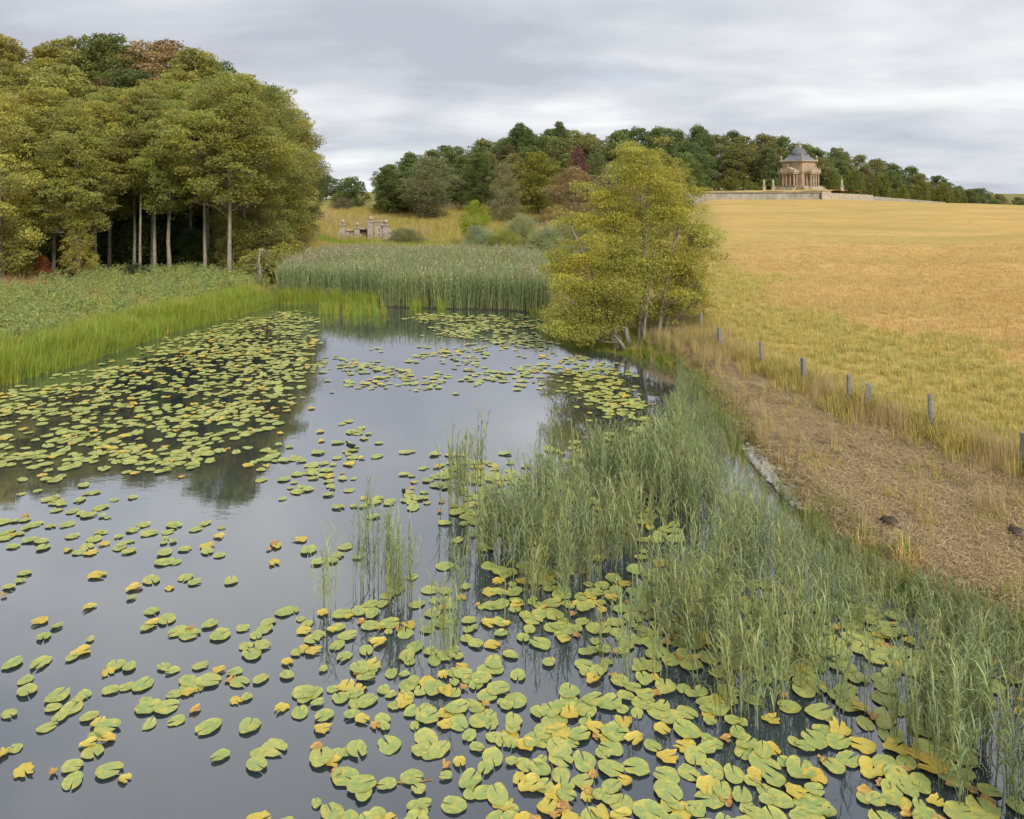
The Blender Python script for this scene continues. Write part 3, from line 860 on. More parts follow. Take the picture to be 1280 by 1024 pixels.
wall = obj('retaining_wall', None, loc=(0, 0, 0))
mb = MB()
wall_run(mb, (28, 217.5), (50.7, 215), 3.0, 6.75, 3.0, 6.8, 0.9); wall_run(mb, (50.75, 215), (90.2, 215), 3.0, 6.8, 3.0, 6.85, 0.9)
obj('wall_face', mb.mesh('wall_face', 'wall_stone'), wall)
mb = MB()
wall_run(mb, (90.3, 215.1), (116, 240), 3.0, 6.8, 2.0, 6.0, 0.9)
obj('wall_return', mb.mesh('wall_return', 'pale_stone'), wall)
mb = MB(); wall_run(mb, (116.1, 240.1), (143, 246), 1.0, 5.6, 0, 3.6, 0.8)
obj('wall_end', mb.mesh('wall_end', 'wall_stone'), wall)
mb = MB()
wall_run(mb, (28, 217.3), (50.7, 214.8), 6.76, 7.0, 6.81, 7.05, 1.3); wall_run(mb, (50.75, 214.8), (90.0, 214.8), 6.81, 7.05, 6.86, 7.1, 1.3)
obj('coping', mb.mesh('coping', 'pale_stone'), wall)
# courses of stone: two string courses, buttress at the corner
mb = MB(); mb.box(89.0, 213.6, 3.0, 91.6, 216.2, 7.15)
obj('corner_pier', mb.mesh('corner_pier', 'pale_stone'), wall)
tag(wall, 'long grey stone retaining wall across the top of the field', 'wall')

temple = obj('domed_temple', None, loc=(TX, TY, 7.55), rz=R(35.1), scale=(0.80, 0.80, 0.88))
tag(temple, 'domed stone garden temple with columned porticoes on the hilltop', 'temple')
W = 8.7; HW = W / 2
mb = MB(); mb.box(-7.4, -7.4, -0.6, 7.4, 7.4, 0.55); mb.box(-6.9, -6.9, 0.55, 6.9, 6.9, 1.05)
obj('podium', mb.mesh('podium', 'temple_stone'), temple)
mb = MB(); mb.box(-6.4, -6.4, 1.05, 6.4, 6.4, 1.45)
obj('stylobate', mb.mesh('stylobate', 'pale_stone'), temple)
mb = MB(); mb.box(-HW, -HW, 1.45, HW, HW, 10.0)
block = obj('main_block', mb.mesh('main_block', 'temple_stone'), temple)
mb = MB(); mb.box(-HW - .25, -HW - .25, 6.2, HW + .25, HW + .25, 6.55)
obj('string_course', mb.mesh('string_course', 'pale_stone'), block)
mb = MB(); mb.box(-HW - .3, -HW - .3, 10.0, HW + .3, HW + .3, 10.3); mb.box(-HW - .75, -HW - .75, 10.3, HW + .75, HW + .75, 10.62)
obj('cornice', mb.mesh('cornice', 'pale_stone'), temple)
# lead roof: square concave skirt then dome and lantern
mb = MB()
prof = [(HW + .45, 10.62), (HW - .3, 11.05), (HW - 1.25, 11.9), (HW - 1.75, 12.8)]
V = []
for r, z in prof:
    V += [(-r, -r, z), (r, -r, z), (r, r, z), (-r, r, z)]
F = [(i * 4 + j, i * 4 + (j + 1) % 4, (i + 1) * 4 + (j + 1) % 4, (i + 1) * 4 + j) for i in range(3) for j in range(4)]
mb.add(V, F)
roof = obj('roof', mb.mesh('roof', 'lead'), temple)
mb = MB(); mb.lathe([(2.9, 12.4), (2.85, 13.2), (2.55, 14.0), (1.95, 14.75), (1.2, 15.25), (0.9, 15.4)], 16)
obj('dome', mb.mesh('dome', 'lead', True), roof)
mb = MB()
for q in range(16):
    a = q * PI / 8
    pr = [(2.95, 12.7), (2.9, 13.2), (2.6, 14.05), (2.0, 14.8), (1.2, 15.32)]
    mb.tube([(r * math.cos(a), r * math.sin(a), z) for r, z in pr], 0.07, 4)
obj('dome_rib', mb.mesh('dome_rib', 'lead'), roof)
mb = MB(); mb.lathe([(1.05, 15.3), (1.05, 15.6), (.75, 15.65), (.7, 16.6), (1.0, 16.7), (.95, 16.9), (.55, 17.2), (.25, 17.45), (.3, 17.6), (.2, 17.75), (.05, 17.8), (.04, 18.2)], 10)
lantern = obj('lantern', mb.mesh('lantern', 'pale_stone'), temple)
for q in range(4):
    a = q * PI / 2 + PI / 4
    mb = MB(); mb.lathe([(.2, 15.6), (.28, 15.75), (.1, 16.2), (.04, 17.3)], 6, (1.0 * math.cos(a), 1.0 * math.sin(a), 0))
    obj('lantern_volute', mb.mesh('lantern_volute', 'pale_stone'), lantern)
col_me = MB().box(-.40, -.40, 1.45, .40, .40, 1.62).lathe([(.38, 1.62), (.40, 1.72), (.31, 1.82), (.33, 3.2), (.27, 5.55), (.36, 5.65)], 10).box(-.42, -.42, 5.65, .42, .42, 5.85).mesh('column', 'temple_stone')
urn_me = MB().box(-.35, -.35, 0, .35, .35, .5).lathe([(.15, .5), (.12, .7), (.42, 1.0), (.45, 1.3), (.2, 1.5), (.28, 1.6), (.05, 1.9)], 8).mesh('urn', 'pale_stone')
PW, PD = 2.95, 3.0        # half width and depth of a portico
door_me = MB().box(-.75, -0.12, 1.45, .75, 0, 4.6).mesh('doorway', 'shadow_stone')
fr_me = MB().box(-1.0, -.2, 1.45, -.75, 0, 4.6).box(.75, -.2, 1.45, 1.0, 0, 4.6).box(-1.1, -.25, 4.6, 1.1, 0, 4.95).mesh('door_surround', 'pale_stone')
ent_me = MB().box(-PW, -PD - .1, 5.85, PW, 0, 6.35).box(-PW - .2, -PD - .3, 6.35, PW + .2, 0, 6.75).mesh('entablature', 'pale_stone')
pv = [(-PW - .2, -PD - .3, 6.75), (PW + .2, -PD - .3, 6.75), (0, -PD - .3, 8.2), (-PW - .2, 0, 6.75), (PW + .2, 0, 6.75), (0, 0, 8.2)]
ped_me = MB().add(pv, [(0, 1, 2), (3, 5, 4)]).add(pv, [(0, 3, 4, 1), (1, 4, 5, 2), (2, 5, 3, 0)]).mesh('pediment', 'temple_stone')
step_me = MB().box(-3.4, -7.5, .0, 3.4, -6.41, 1.15).box(-3.2, -8.1, -.2, 3.2, -7.5, .75).box(-3, -8.7, -.4, 3, -8.1, .35).mesh('steps', 'pale_stone')
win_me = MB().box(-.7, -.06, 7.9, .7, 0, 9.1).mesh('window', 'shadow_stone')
for q in range(4):
    a = q * PI / 2
    rot = lambda x, y: (x * math.cos(a) - y * math.sin(a), x * math.sin(a) + y * math.cos(a), 0)
    pt = obj('portico', ent_me, temple, rot(0, -HW), a)
    obj('pediment', ped_me, pt)
    for cx_ in (-2.45, -.85, .85, 2.45):
        obj('column', col_me, pt, (cx_, -PD + .45, 0))
    for cx_ in (-2.45, 2.45):
        obj('column', col_me, pt, (cx_, -.75, 0))
    obj('doorway', door_me, pt, (0, -.003, 0)); obj('door_surround', fr_me, pt, (0, -.005, 0))
    obj('steps', step_me, temple, rot(0, 0), a)
    obj('urn', urn_me, temple, (*rot(HW + .35, -HW - .35)[:2], 10.62), a)
    for cx_, hz in ((-PW, 6.75), (PW, 6.75), (0, 8.15)):
        obj('statue', urn_me, pt, (cx_, -PD, hz), 0, .62)
ped = MB().box(-.45, -.45, -.3, .45, .45, 1.4).box(-.55, -.55, 1.4, .55, .55, 1.55).mesh('pedestal_block', 'pale_stone')
fig = MB().lathe([(.32, 1.55), (.36, 1.7), (.28, 2.3), (.34, 2.9), (.30, 3.15), (.13, 3.3), (.16, 3.45), (.17, 3.6), (.05, 3.75)], 8).mesh('figure', 'pale_stone')
for (x, y, lab) in [(78.4, 231.5, 'pale statue on pedestal on the wooded side of the temple, outer of two'), (81.4, 232.0, 'pale statue on pedestal on the wooded side of the temple, inner of two'), (101.5, 229.0, 'pale statue on pedestal standing alone beside the yews at the temple')]:
    s_ = obj('garden_statue', None, loc=(x, y, 7.3)); obj('pedestal', ped, s_); obj('figure', fig, s_)
    tag(s_, lab, 'statue')

# ------------------------------------------------------------------ ruined cascade stonework at the head of the reeds
casc = obj('stone_cascade', None, loc=(-20.5, 101.5, 0.1))
tag(casc, 'ruined stone cascade with balustrade and ball finials beyond the reed bed', 'ruin')
rr = random.Random(4)
blk = [MB().box(-.42, -.3, 0, .42, .3, .36).mesh('stone_block', 'ruin_stone'), MB().box(-.33, -.3, 0, .33, .3, .36).mesh('stone_block', 'ruin_stone')]


def courses(x0, x1, z0, z1, y, skip=0.0, slope=None):
    z = z0; k = 0
    while z + .3 < z1:
        x = x0 + (.2 if k % 2 else 0)
        while x < x1:
            if not (slope and z > slope(x)) and rr.random() > skip:
                o = obj('stone_block', blk[rr.randint(0, 1)], casc, (x + .42, y + rr.uniform(-.05, .05), z), rr.uniform(-.03, .03))
            x += .87
        z += .375; k += 1


courses(-4.4, -2.7, 0, 2.2, 0.4, .05, lambda x: 0.5 + (x + 4.4) * .95)
courses(-2.7, -.9, 0, 1.6, .9, .06)
courses(1.6, 3.2, 0, 2.3, .2, .0)
courses(3.2, 4.6, 0, 2.0, .5, .05, lambda x: 1.9 - (x - 3.2) * 1.2)
for (x, hh, yy) in ((-2.6, 2.3, .1), (1.25, 2.75, -.2), (3.3, 2.3, 0.0), (-.7, 1.9, .5)):
    mb = MB().box(-.36, -.36, 0, .36, .36, hh).box(-.46, -.46, hh, .46, .46, hh + .16)
    p_ = obj('pier', mb.mesh('pier', 'ruin_stone'), casc, (x, yy, 0))
    obj('ball_finial', MB().lathe([(.12, 0), (.1, .1), (.24, .22), (.29, .38), (.24, .54), (.08, .66)], 10).mesh('ball_finial', 'pale_stone', True), p_, (0, 0, hh + .16))
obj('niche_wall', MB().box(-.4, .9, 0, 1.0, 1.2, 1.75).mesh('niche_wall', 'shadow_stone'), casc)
obj('coping', MB().box(-2.2, .3, 1.62, -1.05, 1.3, 1.80).box(-.35, .3, 1.76, .85, 1.3, 1.94).mesh('coping', 'pale_stone'), casc)
bal = MB().lathe([(.09, 0), (.12, .08), (.07, .16), (.13, .34), (.07, .52), (.11, .6)], 8).mesh('baluster', 'pale_stone', True)
for k in range(6):
    obj('baluster', bal, casc, (1.75 + k * .24, .2, 2.24))
obj('balustrade_rail', MB().box(1.6, .02, 2.84, 3.0, .40, 2.98).mesh('balustrade_rail', 'pale_stone'), casc)

# white rail fence in the far gap
rf = obj('rail_fence', None, loc=(-60, 226, float(height(-60, 226))))
for k in range(8):
    obj('post', MB().box(-.09, -.09, -.3, .09, .09, 1.25).mesh('post', 'white_paint') if k == 0 else bpy.data.meshes['post'], rf, (-9 + k * 2.4, 0, 0))
for z in (.55, 1.05):
    obj('rail', MB().box(-9.3, -.14, z, 8.1, -.091, z + .16).mesh('rail', 'white_paint'), rf)
tag(rf, 'white painted rail fence across the distant meadow gap', 'fence')

# ------------------------------------------------------------------ wire fence along the field
wf = obj('wire_fence', None, loc=(0, 0, 0))
tag(wf, 'weathered post and wire fence between the mown strip and the golden field', 'fence')
post_me = [MB().box(-.055, -.055, -.4, .055, .055, 1.12).mesh('fence_post', 'weathered_wood'), MB().tube([(0, 0, -.4), (.01, 0, .5), (0.02, .01, 1.2)], [.065, .06, .055], 7).mesh('fence_post', 'weathered_wood')]
rr = random.Random(12)
for k, (x, y) in enumerate(FENCE[:-1]):
    o = obj('post', post_me[k % 2], wf, (x, y, float(height(x, y))), rr.random() * 3, (1.15, 1.15, rr.uniform(.72, .88)))
    o.rotation_euler = (rr.uniform(-.06, .06), rr.uniform(-.06, .06), rr.random() * 3)
for hz in (.35, .58, .80):
    mb = MB()
    for a, b in zip(FENCE[:-2], FENCE[1:-1]):
        P = [(*(a + (b - a) * q), float(height(*(a + (b - a) * q))) + hz - .05 * math.sin(PI * q)) for q in (0, .5, 1)]
        mb.tube(P, .004, 3, cap=False)
    obj('wire', mb.mesh('wire', 'metal_wire'), wf)

# ------------------------------------------------------------------ scattering by points


def scatter(name, P, rot, scl, idx, protos, label, cat, group=None):
    n_ = len(P)
    me = bpy.data.meshes.new(name)
    me.vertices.add(n_); me.vertices.foreach_set('co', np.asarray(P, np.float32).ravel())
    for nm, typ, arr, key in (('rot', 'FLOAT_VECTOR', rot, 'vector'), ('scl', 'FLOAT_VECTOR', scl, 'vector')):
        a = me.attributes.new(nm, typ, 'POINT'); a.data.foreach_set(key, np.asarray(arr, np.float32).ravel())
    a = me.attributes.new('idx', 'INT', 'POINT'); a.data.foreach_set('value', np.asarray(idx, np.int32))
    me.update()
    coll = bpy.data.collections.new(name + '_kinds')
    for i, pm in enumerate(protos):
        coll.objects.link(bpy.data.objects.new('%s_kind_%02d' % (name, i), pm))
    o = obj(name, me)
    ng = bpy.data.node_groups.new(name, 'GeometryNodeTree')
    ng.interface.new_socket('Geometry', in_out='INPUT', socket_type='NodeSocketGeometry')
    ng.interface.new_socket('Geometry', in_out='OUTPUT', socket_type='NodeSocketGeometry')
    N, L = ng.nodes, ng.links
    gi = N.new('NodeGroupInput'); go = N.new('NodeGroupOutput')
    ci = N.new('GeometryNodeCollectionInfo')
    ci.inputs['Collection'].default_value = coll
    ci.inputs['Separate Children'].default_value = True
    ci.inputs['Reset Children'].default_value = True
    ip = N.new('GeometryNodeInstanceOnPoints')

    def named(nm, typ):
        q = N.new('GeometryNodeInputNamedAttribute'); q.data_type = typ; q.inputs['Name'].default_value = nm
        return q.outputs['Attribute']
    e2r = N.new('FunctionNodeEulerToRotation')
    L.new(named('rot', 'FLOAT_VECTOR'), e2r.inputs[0])
    L.new(gi.outputs[0], ip.inputs['Points'])
    L.new(ci.outputs[0], ip.inputs['Instance'])
    ip.inputs['Pick Instance'].default_value = True
    L.new(named('idx', 'INT'), ip.inputs['Instance Index'])
    L.new(e2r.outputs[0], ip.inputs['Rotation'])
    L.new(named('scl', 'FLOAT_VECTOR'), ip.inputs['Scale'])
    L.new(ip.outputs[0], go.inputs[0])
    md = o.modifiers.new('scatter', 'NODES'); md.node_group = ng
    return tag(o, label, cat, group, 'stuff')


def blade(mb, base, az, length, width, lean, droop, rng, v, slot=0, seg=3, z0=0.0):
    """a grass blade: strip that leans out and droops, tapering to the tip"""
    tt = np.linspace(0, 1, seg + 1)
    out = lean * tt + droop * tt ** 2
    L = length * tt
    hx = np.sin(np.clip(out, 0, 2.8))
    dl = np.diff(L, prepend=0)
    hor = np.cumsum(dl * np.sin(np.clip(out, 0, 2.9)))
    ver = np.cumsum(dl * np.cos(np.clip(out, 0, 2.9)))
    c, s = math.cos(az), math.sin(az)
    P = np.stack([base[0] + hor * c, base[1] + hor * s, base[2] + ver], 1)
    w_ = width * (1 - tt ** 1.6) * np.where(tt == 0, 0.7, 1)
    tw = az + PI / 2
    S = np.array([math.cos(tw), math.sin(tw), 0.0])
    Lf = P + S * w_[:, None] / 2; Rt = P - S * w_[:, None] / 2
    V = np.empty((2 * seg + 1, 3)); V[0:2 * seg:2] = Lf[:-1]; V[1:2 * seg:2] = Rt[:-1]; V[-1] = P[-1]
    F = [(2 * i, 2 * i + 1, 2 * i + 3, 2 * i + 2) for i in range(seg - 1)]
    if F: mb.add(V, F, v, slot)
    else: mb.add(V, np.zeros((0, 4), int), v, slot)
    mb.F.append(np.array([[mb.n - 3, mb.n - 2, mb.n - 1]])); mb.S.append(np.array([slot]))
    return P


def tuft(name, seed, n_, h, width, spread, mat, lean=.25, droop=.6, seg=3, hv=.5):
    rng = np.random.default_rng(seed); mb = MB()
    for i in range(n_):
        a = rng.random() * 6.28; r = spread * math.sqrt(rng.random())
        blade(mb, (r * math.cos(a), r * math.sin(a), -.03), a + rng.normal() * .8, h * (1 - hv + hv * 1.3 * rng.random()), width * (.7 + .6 * rng.random()), abs(rng.normal()) * lean, abs(rng.normal()) * droop, rng, rng.random(), 0, seg)
    return mb.mesh(name, mat)


def reed_stem(mb, rng, base, h, nl, leafl, leafw, plume, lw=.007, seg=3):
    az = rng.random() * 6.28; ln = abs(rng.normal()) * .10
    k = 5
    tt = np.linspace(0, 1, k)
    P = np.stack([base[0] + h * ln * tt ** 1.8 * math.cos(az), base[1] + h * ln * tt ** 1.8 * math.sin(az), base[2] + h * tt], 1)
    tone = rng.random()
    mb.tube(P, lw * (1 - .6 * tt), 3, v=tone * .5 + .25, cap=False)
    wind = rng.random() * 6.28
    for i in range(nl):
        q = .22 + .76 * (i + rng.random() * .6) / nl
        b = [np.interp(q, tt, P[:, j]) for j in range(3)]
        aa = wind + (PI if i % 2 else 0) + rng.normal() * .7
        blade(mb, b, aa, leafl * (.65 + .6 * rng.random()) * (1.1 - .35 * abs(q - .55)), leafw * (.7 + .5 * rng.random()), .35 + .25 * rng.random(), .5 + 1.3 * rng.random(), rng, np.clip(.6 * tone + .4 * rng.random(), 0, 1), 0, seg)
    if plume:
        for i in range(5):
            blade(mb, P[-1] - np.array([0, 0, .02]), az + rng.normal() * 1.2, .16 + .1 * rng.random(), .03, .15 + .2 * rng.random(), .7, rng, rng.random(), 1, 2)


REED = []
for i in range(9):
    rng = np.random.default_rng(200 + i); mb = MB()
    for q in range(2 + i % 2):
        reed_stem(mb, rng, (rng.normal() * .06, rng.normal() * .06, -.15), 1.15 + .55 * rng.random(), 9 + i % 3, .36, .024, False)
    REED.append(mb.mesh('reed_%d' % i, ['reed_green', 'plume']))
REEDFAR = []
for i in range(6):
    rng = np.random.default_rng(230 + i); mb = MB()
    for q in range(6):
        reed_stem(mb, rng, (rng.normal() * .16, rng.normal() * .16, -.05), 1.75 + .45 * rng.random(), 6, .42, .030, rng.random() < (.10 if i < 4 else .55), .012, 2)
    REEDFAR.append(mb.mesh('far_reed_%d' % i, ['reed_far', 'plume']))
SEDGE = [tuft('sedge_%d' % i, 260 + i, 38, 1.05, .020, .20, 'sedge', .16, .45, 3) for i in range(4)]
HERB = []
for i in range(5):
    rng = np.random.default_rng(280 + i); mb = MB()
    for q in range(8):
        a = rng.random() * 6.28; r = .25 * rng.random(); hh = .35 + .5 * rng.random()
        P = [(r * math.cos(a), r * math.sin(a), -.03), (r * 1.5 * math.cos(a), r * 1.5 * math.sin(a), hh)]
        mb.tube(P, [.006, .003], 3, cap=False)
        k = 24
        zz = rng.random(k) ** .7
        C = np.array([np.array(P[0]) * (1 - z) + np.array(P[1]) * z for z in zz]) + rng.normal(size=(k, 3)) * .07
        leaves(mb, C, .07 + .025 * (i % 3), rng, .42, .4)
    HERB.append(mb.mesh('herb_%d' % i, 'herb'))
WEED = [tuft('weed_%d' % i, 300 + i, 26, .95, .012, .22, 'brown_weed', .12, .25, 3, .7) for i in range(3)]
STRAWT = [tuft('straw_tall_%d' % i, 310 + i, 22, .95, .010, .18, 'straw', .12, .25, 3, .6) for i in range(3)]
DRY = [tuft('dry_%d' % i, 320 + i, 20, .26, .012, .17, 'dry_grass', .35, .7, 2, .7) for i in range(4)]
MEAD = [tuft('mead_%d' % i, 330 + i, 22, .34, .014, .17, 'meadow_grass', .35, .7, 2, .7) for i in range(4)]
MEADT = [tuft('meadtall_%d' % i, 340 + i, 26, .62, .014, .2, 'meadow_grass', .25, .6, 3, .6) for i in range(3)]
LITTER = []
for i in range(5):
    rng = np.random.default_rng(350 + i); mb = MB()
    for q in range(40):
        a = rng.random() * 6.28; b = rng.random() * 6.28; r = .34 * math.sqrt(rng.random()); L_ = .06 + .20 * rng.random() ** 1.5; w_ = .0018 + .002 * rng.random()
        c0 = np.array([r * math.cos(b), r * math.sin(b), .012 + .05 * rng.random() ** 2]); dv = np.array([math.cos(a), math.sin(a), rng.normal() * .13]) * L_ / 2; sd_ = np.array([-math.sin(a), math.cos(a), 0]) * w_
        mid = c0 + np.array([0, 0, .02 * rng.random()])
        mb.add([c0 - dv - sd_, c0 - dv + sd_, mid - sd_, mid + sd_, c0 + dv - sd_ * .4, c0 + dv + sd_ * .4], [(0, 1, 3, 2), (2, 3, 5, 4)], rng.random())
    LITTER.append(mb.mesh('litter_%d' % i, 'litter'))
GRN = [tuft('bankgrass_%d' % i, 360 + i, 26, .55, .016, .18, 'sedge', .3, .9, 3, .6) for i in range(3)]

NR = np.random.default_rng(77)


def place(P2, smin, smax, nk, k0=0, tilt=.06, lift=0.0, zfix=None, flatz=True):
    P2 = np.asarray(P2)
    z = height(P2[:, 0], P2[:, 1]) if zfix is None else np.full(len(P2), zfix)
    n_ = len(P2)
    P = np.column_stack([P2, z + lift])
    rot = np.column_stack([NR.normal(size=n_) * tilt, NR.normal(size=n_) * tilt, NR.random(n_) * 6.283])
    s = smin + (smax - smin) * NR.random(n_)
    scl = np.column_stack([s, s, s * (.85 + .3 * NR.random(n_))])
    return P, rot, scl, k0 + NR.integers(0, nk, n_)


def rand_in(poly, n_):
    poly = np.asarray(poly, float)
    out = np.zeros((0, 2))
    lo, hi = poly.min(0), poly.max(0)
    while len(out) < n_:
        q = lo + (hi - lo) * NR.random((n_ * 2, 2))
        out = np.vstack([out, q[inside(poly, q[:, 0], q[:, 1])]])
    return out[:n_]


def cat4(*parts):
    return tuple(np.concatenate([p_[i] for p_ in parts]) for i in range(4))


def vnoise(x, y, s, k=0):
    return 0.5 + 0.25 * wob(x, y, s, k) + 0.17 * wob(y, -x, s * 2.1, k + 3)


# far reed bed
q = rand_in(MARSH, 11500)
dens = .45 + .9 * vnoise(q[:, 0], q[:, 1], .35, 2) + 1.0 * (seg_dist(LAKE, q[:, 0], q[:, 1]) < 3)
q = q[NR.random(len(q)) < dens]
a = place(q, .80, 1.04, 4)
a[2][:] *= (1 - .22 * sstep(58, 74, q[:, 1]))[:, None]
pl = vnoise(q[:, 0], q[:, 1], .22, 5) + .25 * (q[:, 0] < -12) > .72
a = (a[0], a[1], a[2], np.where(pl, 4 + NR.integers(0, 2, len(q)), a[3]))
scatter('reed_bed', *a, REEDFAR, 'tall blue green reed bed filling the head of the lake', 'reeds')
# sedge fringe of the reed bed and the left bank
s1 = []
for k in range(5200):
    t_ = NR.random() * 1.0
    seg = NR.integers(1, 8)
    A, B = LAKE[seg], LAKE[seg + 1]
    p_ = A + (B - A) * NR.random()
    nrm_ = np.array([-(B - A)[1], (B - A)[0]]); nrm_ /= np.linalg.norm(nrm_)
    if nrm_[0] > 0 and seg < 6: nrm_ = -nrm_
    if seg >= 7 or (seg == 6): nrm_ = np.array([0, 1.])
    wdt = 2.6 if seg < 6 else .8
    if seg >= 6 and NR.random() < .55: continue
    L_ = np.linalg.norm(B - A)
    if NR.random() > min(1.0, L_ / 9.0): continue
    s1.append(p_ + nrm_ * (NR.random() ** 1.3 * wdt - .25) + np.array([0, 0]))
s1 = np.array(s1)
a = place(s1, .6, 1.1, 4)
a[2][:] *= (.72 + .45 * vnoise(s1[:, 0], s1[:, 1], 1.2, 3))[:, None]
scatter('sedge_margin', *a, SEDGE, 'bright yellow green sedge lining the wooded bank of the lake', 'sedge')
# herbs on the left bank
q = rand_in([(-22.5, 12), (-20.8, 27), (-19.5, 37), (-18, 45), (-17, 52), (-21, 56), (-28, 54), (-34, 49), (-40, 44), (-46, 30), (-40, 12)], 7000)
q = q[NR.random(len(q)) < .35 + .9 * vnoise(q[:, 0], q[:, 1], .5, 1)]
brown = vnoise(q[:, 0], q[:, 1], .28, 4) + .5 * sstep(-26, -34, q[:, 0]) * sstep(36, 46, q[:, 1]) > .85
qa, qb = q[~brown], q[brown]
hw = place(qa, .8, 1.35, 5); ww = place(qb[:len(qb)], .7, 1.1, 3, 5)
qm = rand_in([(-21, 20), (-18, 38), (-16.5, 50), (-24, 54), (-32, 47), (-36, 30)], 9000)
mm = place(qm, .8, 1.3, 3, 8)
scatter('bank_herbs', *cat4(hw, ww, mm), HERB + WEED + MEADT, 'mixed green herbs and brown dead stalks on the bank before the wood', 'herbs')
# rough meadow behind the reeds
q = rand_in([(-40, 99), (10, 96), (16, 112), (10, 140), (-45, 145)], 9000)
g = vnoise(q[:, 0], q[:, 1], .16, 2)
a1 = place(q[g > .34], 1.2, 2.0, 3); a2 = place(q[g <= .34], 1.0, 1.7, 3, 3)
q = rand_in([(3, 46), (8.4, 40), (14, 60), (22, 95), (6, 97), (2.8, 75)], 2600)
a3 = place(q, 1.0, 1.9, 3)
q = rand_in([(-19, 72), (0, 71), (-1.5, 84), (-5, 98), (-23, 99), (-25, 90)], 3800)
g = vnoise(q[:, 0], q[:, 1], .3, 7)
a4 = place(q[g > .45], .55, .95, 4, 6); a5 = place(q[g <= .45], 1.0, 1.7, 3)
scatter('rough_meadow', *cat4(a1, a2, a3, a4, a5), MEADT + STRAWT + SEDGE, 'rough tussocky meadow beyond the reed bed', 'grass')

# field grass: green near the fence, golden further up the slope
parts = []
q = np.column_stack([NR.random(60000) * 70 + 8, 9 + 120 * NR.random(60000) ** 1.7])
q = np.vstack([q, np.column_stack([NR.random(46000) * 40 + 8, 10 + 62 * NR.random(46000) ** 1.25])])
s = q[:, 0] - fence_x(q[:, 1])
vis = np.abs(q[:, 0]) < .74 * q[:, 1] + 3
ok = (s > .25) & vis & (NR.random(len(q)) < np.clip(1.25 - q[:, 1] / 78 - .3 * NR.random(len(q)), 0.02, 1) * sstep(128, 70, q[:, 1]))
q, s = q[ok], s[ok]
gw = sstep(1, 14, s + 4.5 * sstep(24, 60, q[:, 1])) + (vnoise(q[:, 0], q[:, 1], .35, 1) - .5) * .9
gold_ = gw > .5
parts.append(place(q[gold_], .6, 1.1, 4)); parts.append(place(q[~gold_], .55, 1.05, 4, 4))
fl = []
for k in range(2300):
    i = NR.integers(0, len(FENCE) - 1)
    p_ = FENCE[i] + (FENCE[i + 1] - FENCE[i]) * NR.random()
    fl.append(p_ + np.array([NR.normal() * .38 + .1, NR.normal() * .2]))
fl = np.array(fl)
lush = vnoise(fl[:, 0], fl[:, 1], .9, 2)
parts.append(place(fl[lush > .38], .55, 1.05, 3, 8)); parts.append(place(fl[lush <= .38], .4, .75, 3, 11))
scatter('field_grass', *cat4(*parts), DRY + MEAD + MEADT + STRAWT, 'dry golden grass of the sloping field, greener by the fence', 'grass')
# mown strip
q = np.column_stack([5.8 + NR.random(60000) * 9, 8 + 34 * NR.random(60000) ** 1.2])
s = q[:, 0] - fence_x(q[:, 1]); d = lake_d(q[:, 0], q[:, 1])
ok = (s < .1) & (d > .35)
q, s, d = q[ok], s[ok], d[ok]
vn = vnoise(q[:, 0], q[:, 1], 1.1, 3)
keep = NR.random(len(q)) < np.clip(-.25 + 1.25 * vnoise(q[:, 0], q[:, 1], 1.9, 8), .08, .75)
a1 = place(q[keep], .7, 1.3, 5, 0, .08, .0)
tall = q[(NR.random(len(q)) < .006) | ((q[:, 1] > 27.5) & (NR.random(len(q)) < .10)) | ((d < 1.0) & (q[:, 1] > 18) & (NR.random(len(q)) < .05))]
a2 = place(tall, .35, .8, 3, 5)
grn = q[(vn > .58) & (NR.random(len(q)) < .10)]
a3 = place(grn, .25, .45, 3, 8)
scatter('mown_litter', *cat4(a1, a2, a3), LITTER + STRAWT + MEADT, 'brown mown straw and stubble on the strip beside the lake', 'straw')
# green grass on the lip of the right bank
q = np.column_stack([1 + NR.random(48000) * 13, 5 + 38 * NR.random(48000)])
d = lake_d(q[:, 0], q[:, 1])
ok = (d > -.35) & (d < np.where(q[:, 1] > 30.5, 2.2, .75)) & (NR.random(len(q)) < .75 * np.where(q[:, 1] > 30.5, .7, sstep(.8, .1, d))) & ~((q[:, 0] < 1.4) & (q[:, 1] < 30))
ok &= ~((np.abs(q[:, 1] - 18.0) < 2.2) & (d > -.1) & (NR.random(len(q)) < .85))
a = place(q[ok], .35, .75, 3)
a[2][:] *= (1 + .12 * sstep(14.5, 13, q[ok][:, 1]))[:, None]
yl = NR.random(ok.sum()) < .10
a = (a[0], a[1], a[2], np.where(yl, 3 + NR.integers(0, 3, ok.sum()), a[3]))
scatter('bank_grass', *a, GRN + STRAWT, 'green grass hanging over the low bank of the mown strip', 'grass')

# reeds standing in the water along the right bank
REEDS = np.array([(6.6, 30.0), (6.0, 26.8), (5.2, 24.0), (4.3, 21.2), (3.3, 18.8), (1.3, 18.1), (0.3, 16.8), (-0.7, 14.6), (-1.1, 12.8), (-0.2, 11.6), (0.9, 11.1), (1.6, 10.5), (2.4, 9.9),
                  (3.9, 9.4), (4.8, 8.9), (5.4, 8.0), (7.7, 6.5), (11.5, 5.6), (11.0, 7.1), (9.3, 10.1), (7.7, 11.8), (6.8, 13.1), (6.4, 14.9), (6.3, 17.5), (6.3, 19.8), (6.7, 24.5), (6.8, 29.2)])
q = rand_in(REEDS, 12500)
d = -lake_d(q[:, 0], q[:, 1])
pat = vnoise(q[:, 0], q[:, 1], 1.15, 6)
pr = np.clip(.14 + .62 * np.exp(-np.maximum(d, 0) / 1.5) + 1.0 * (pat - .55), .015, .95)
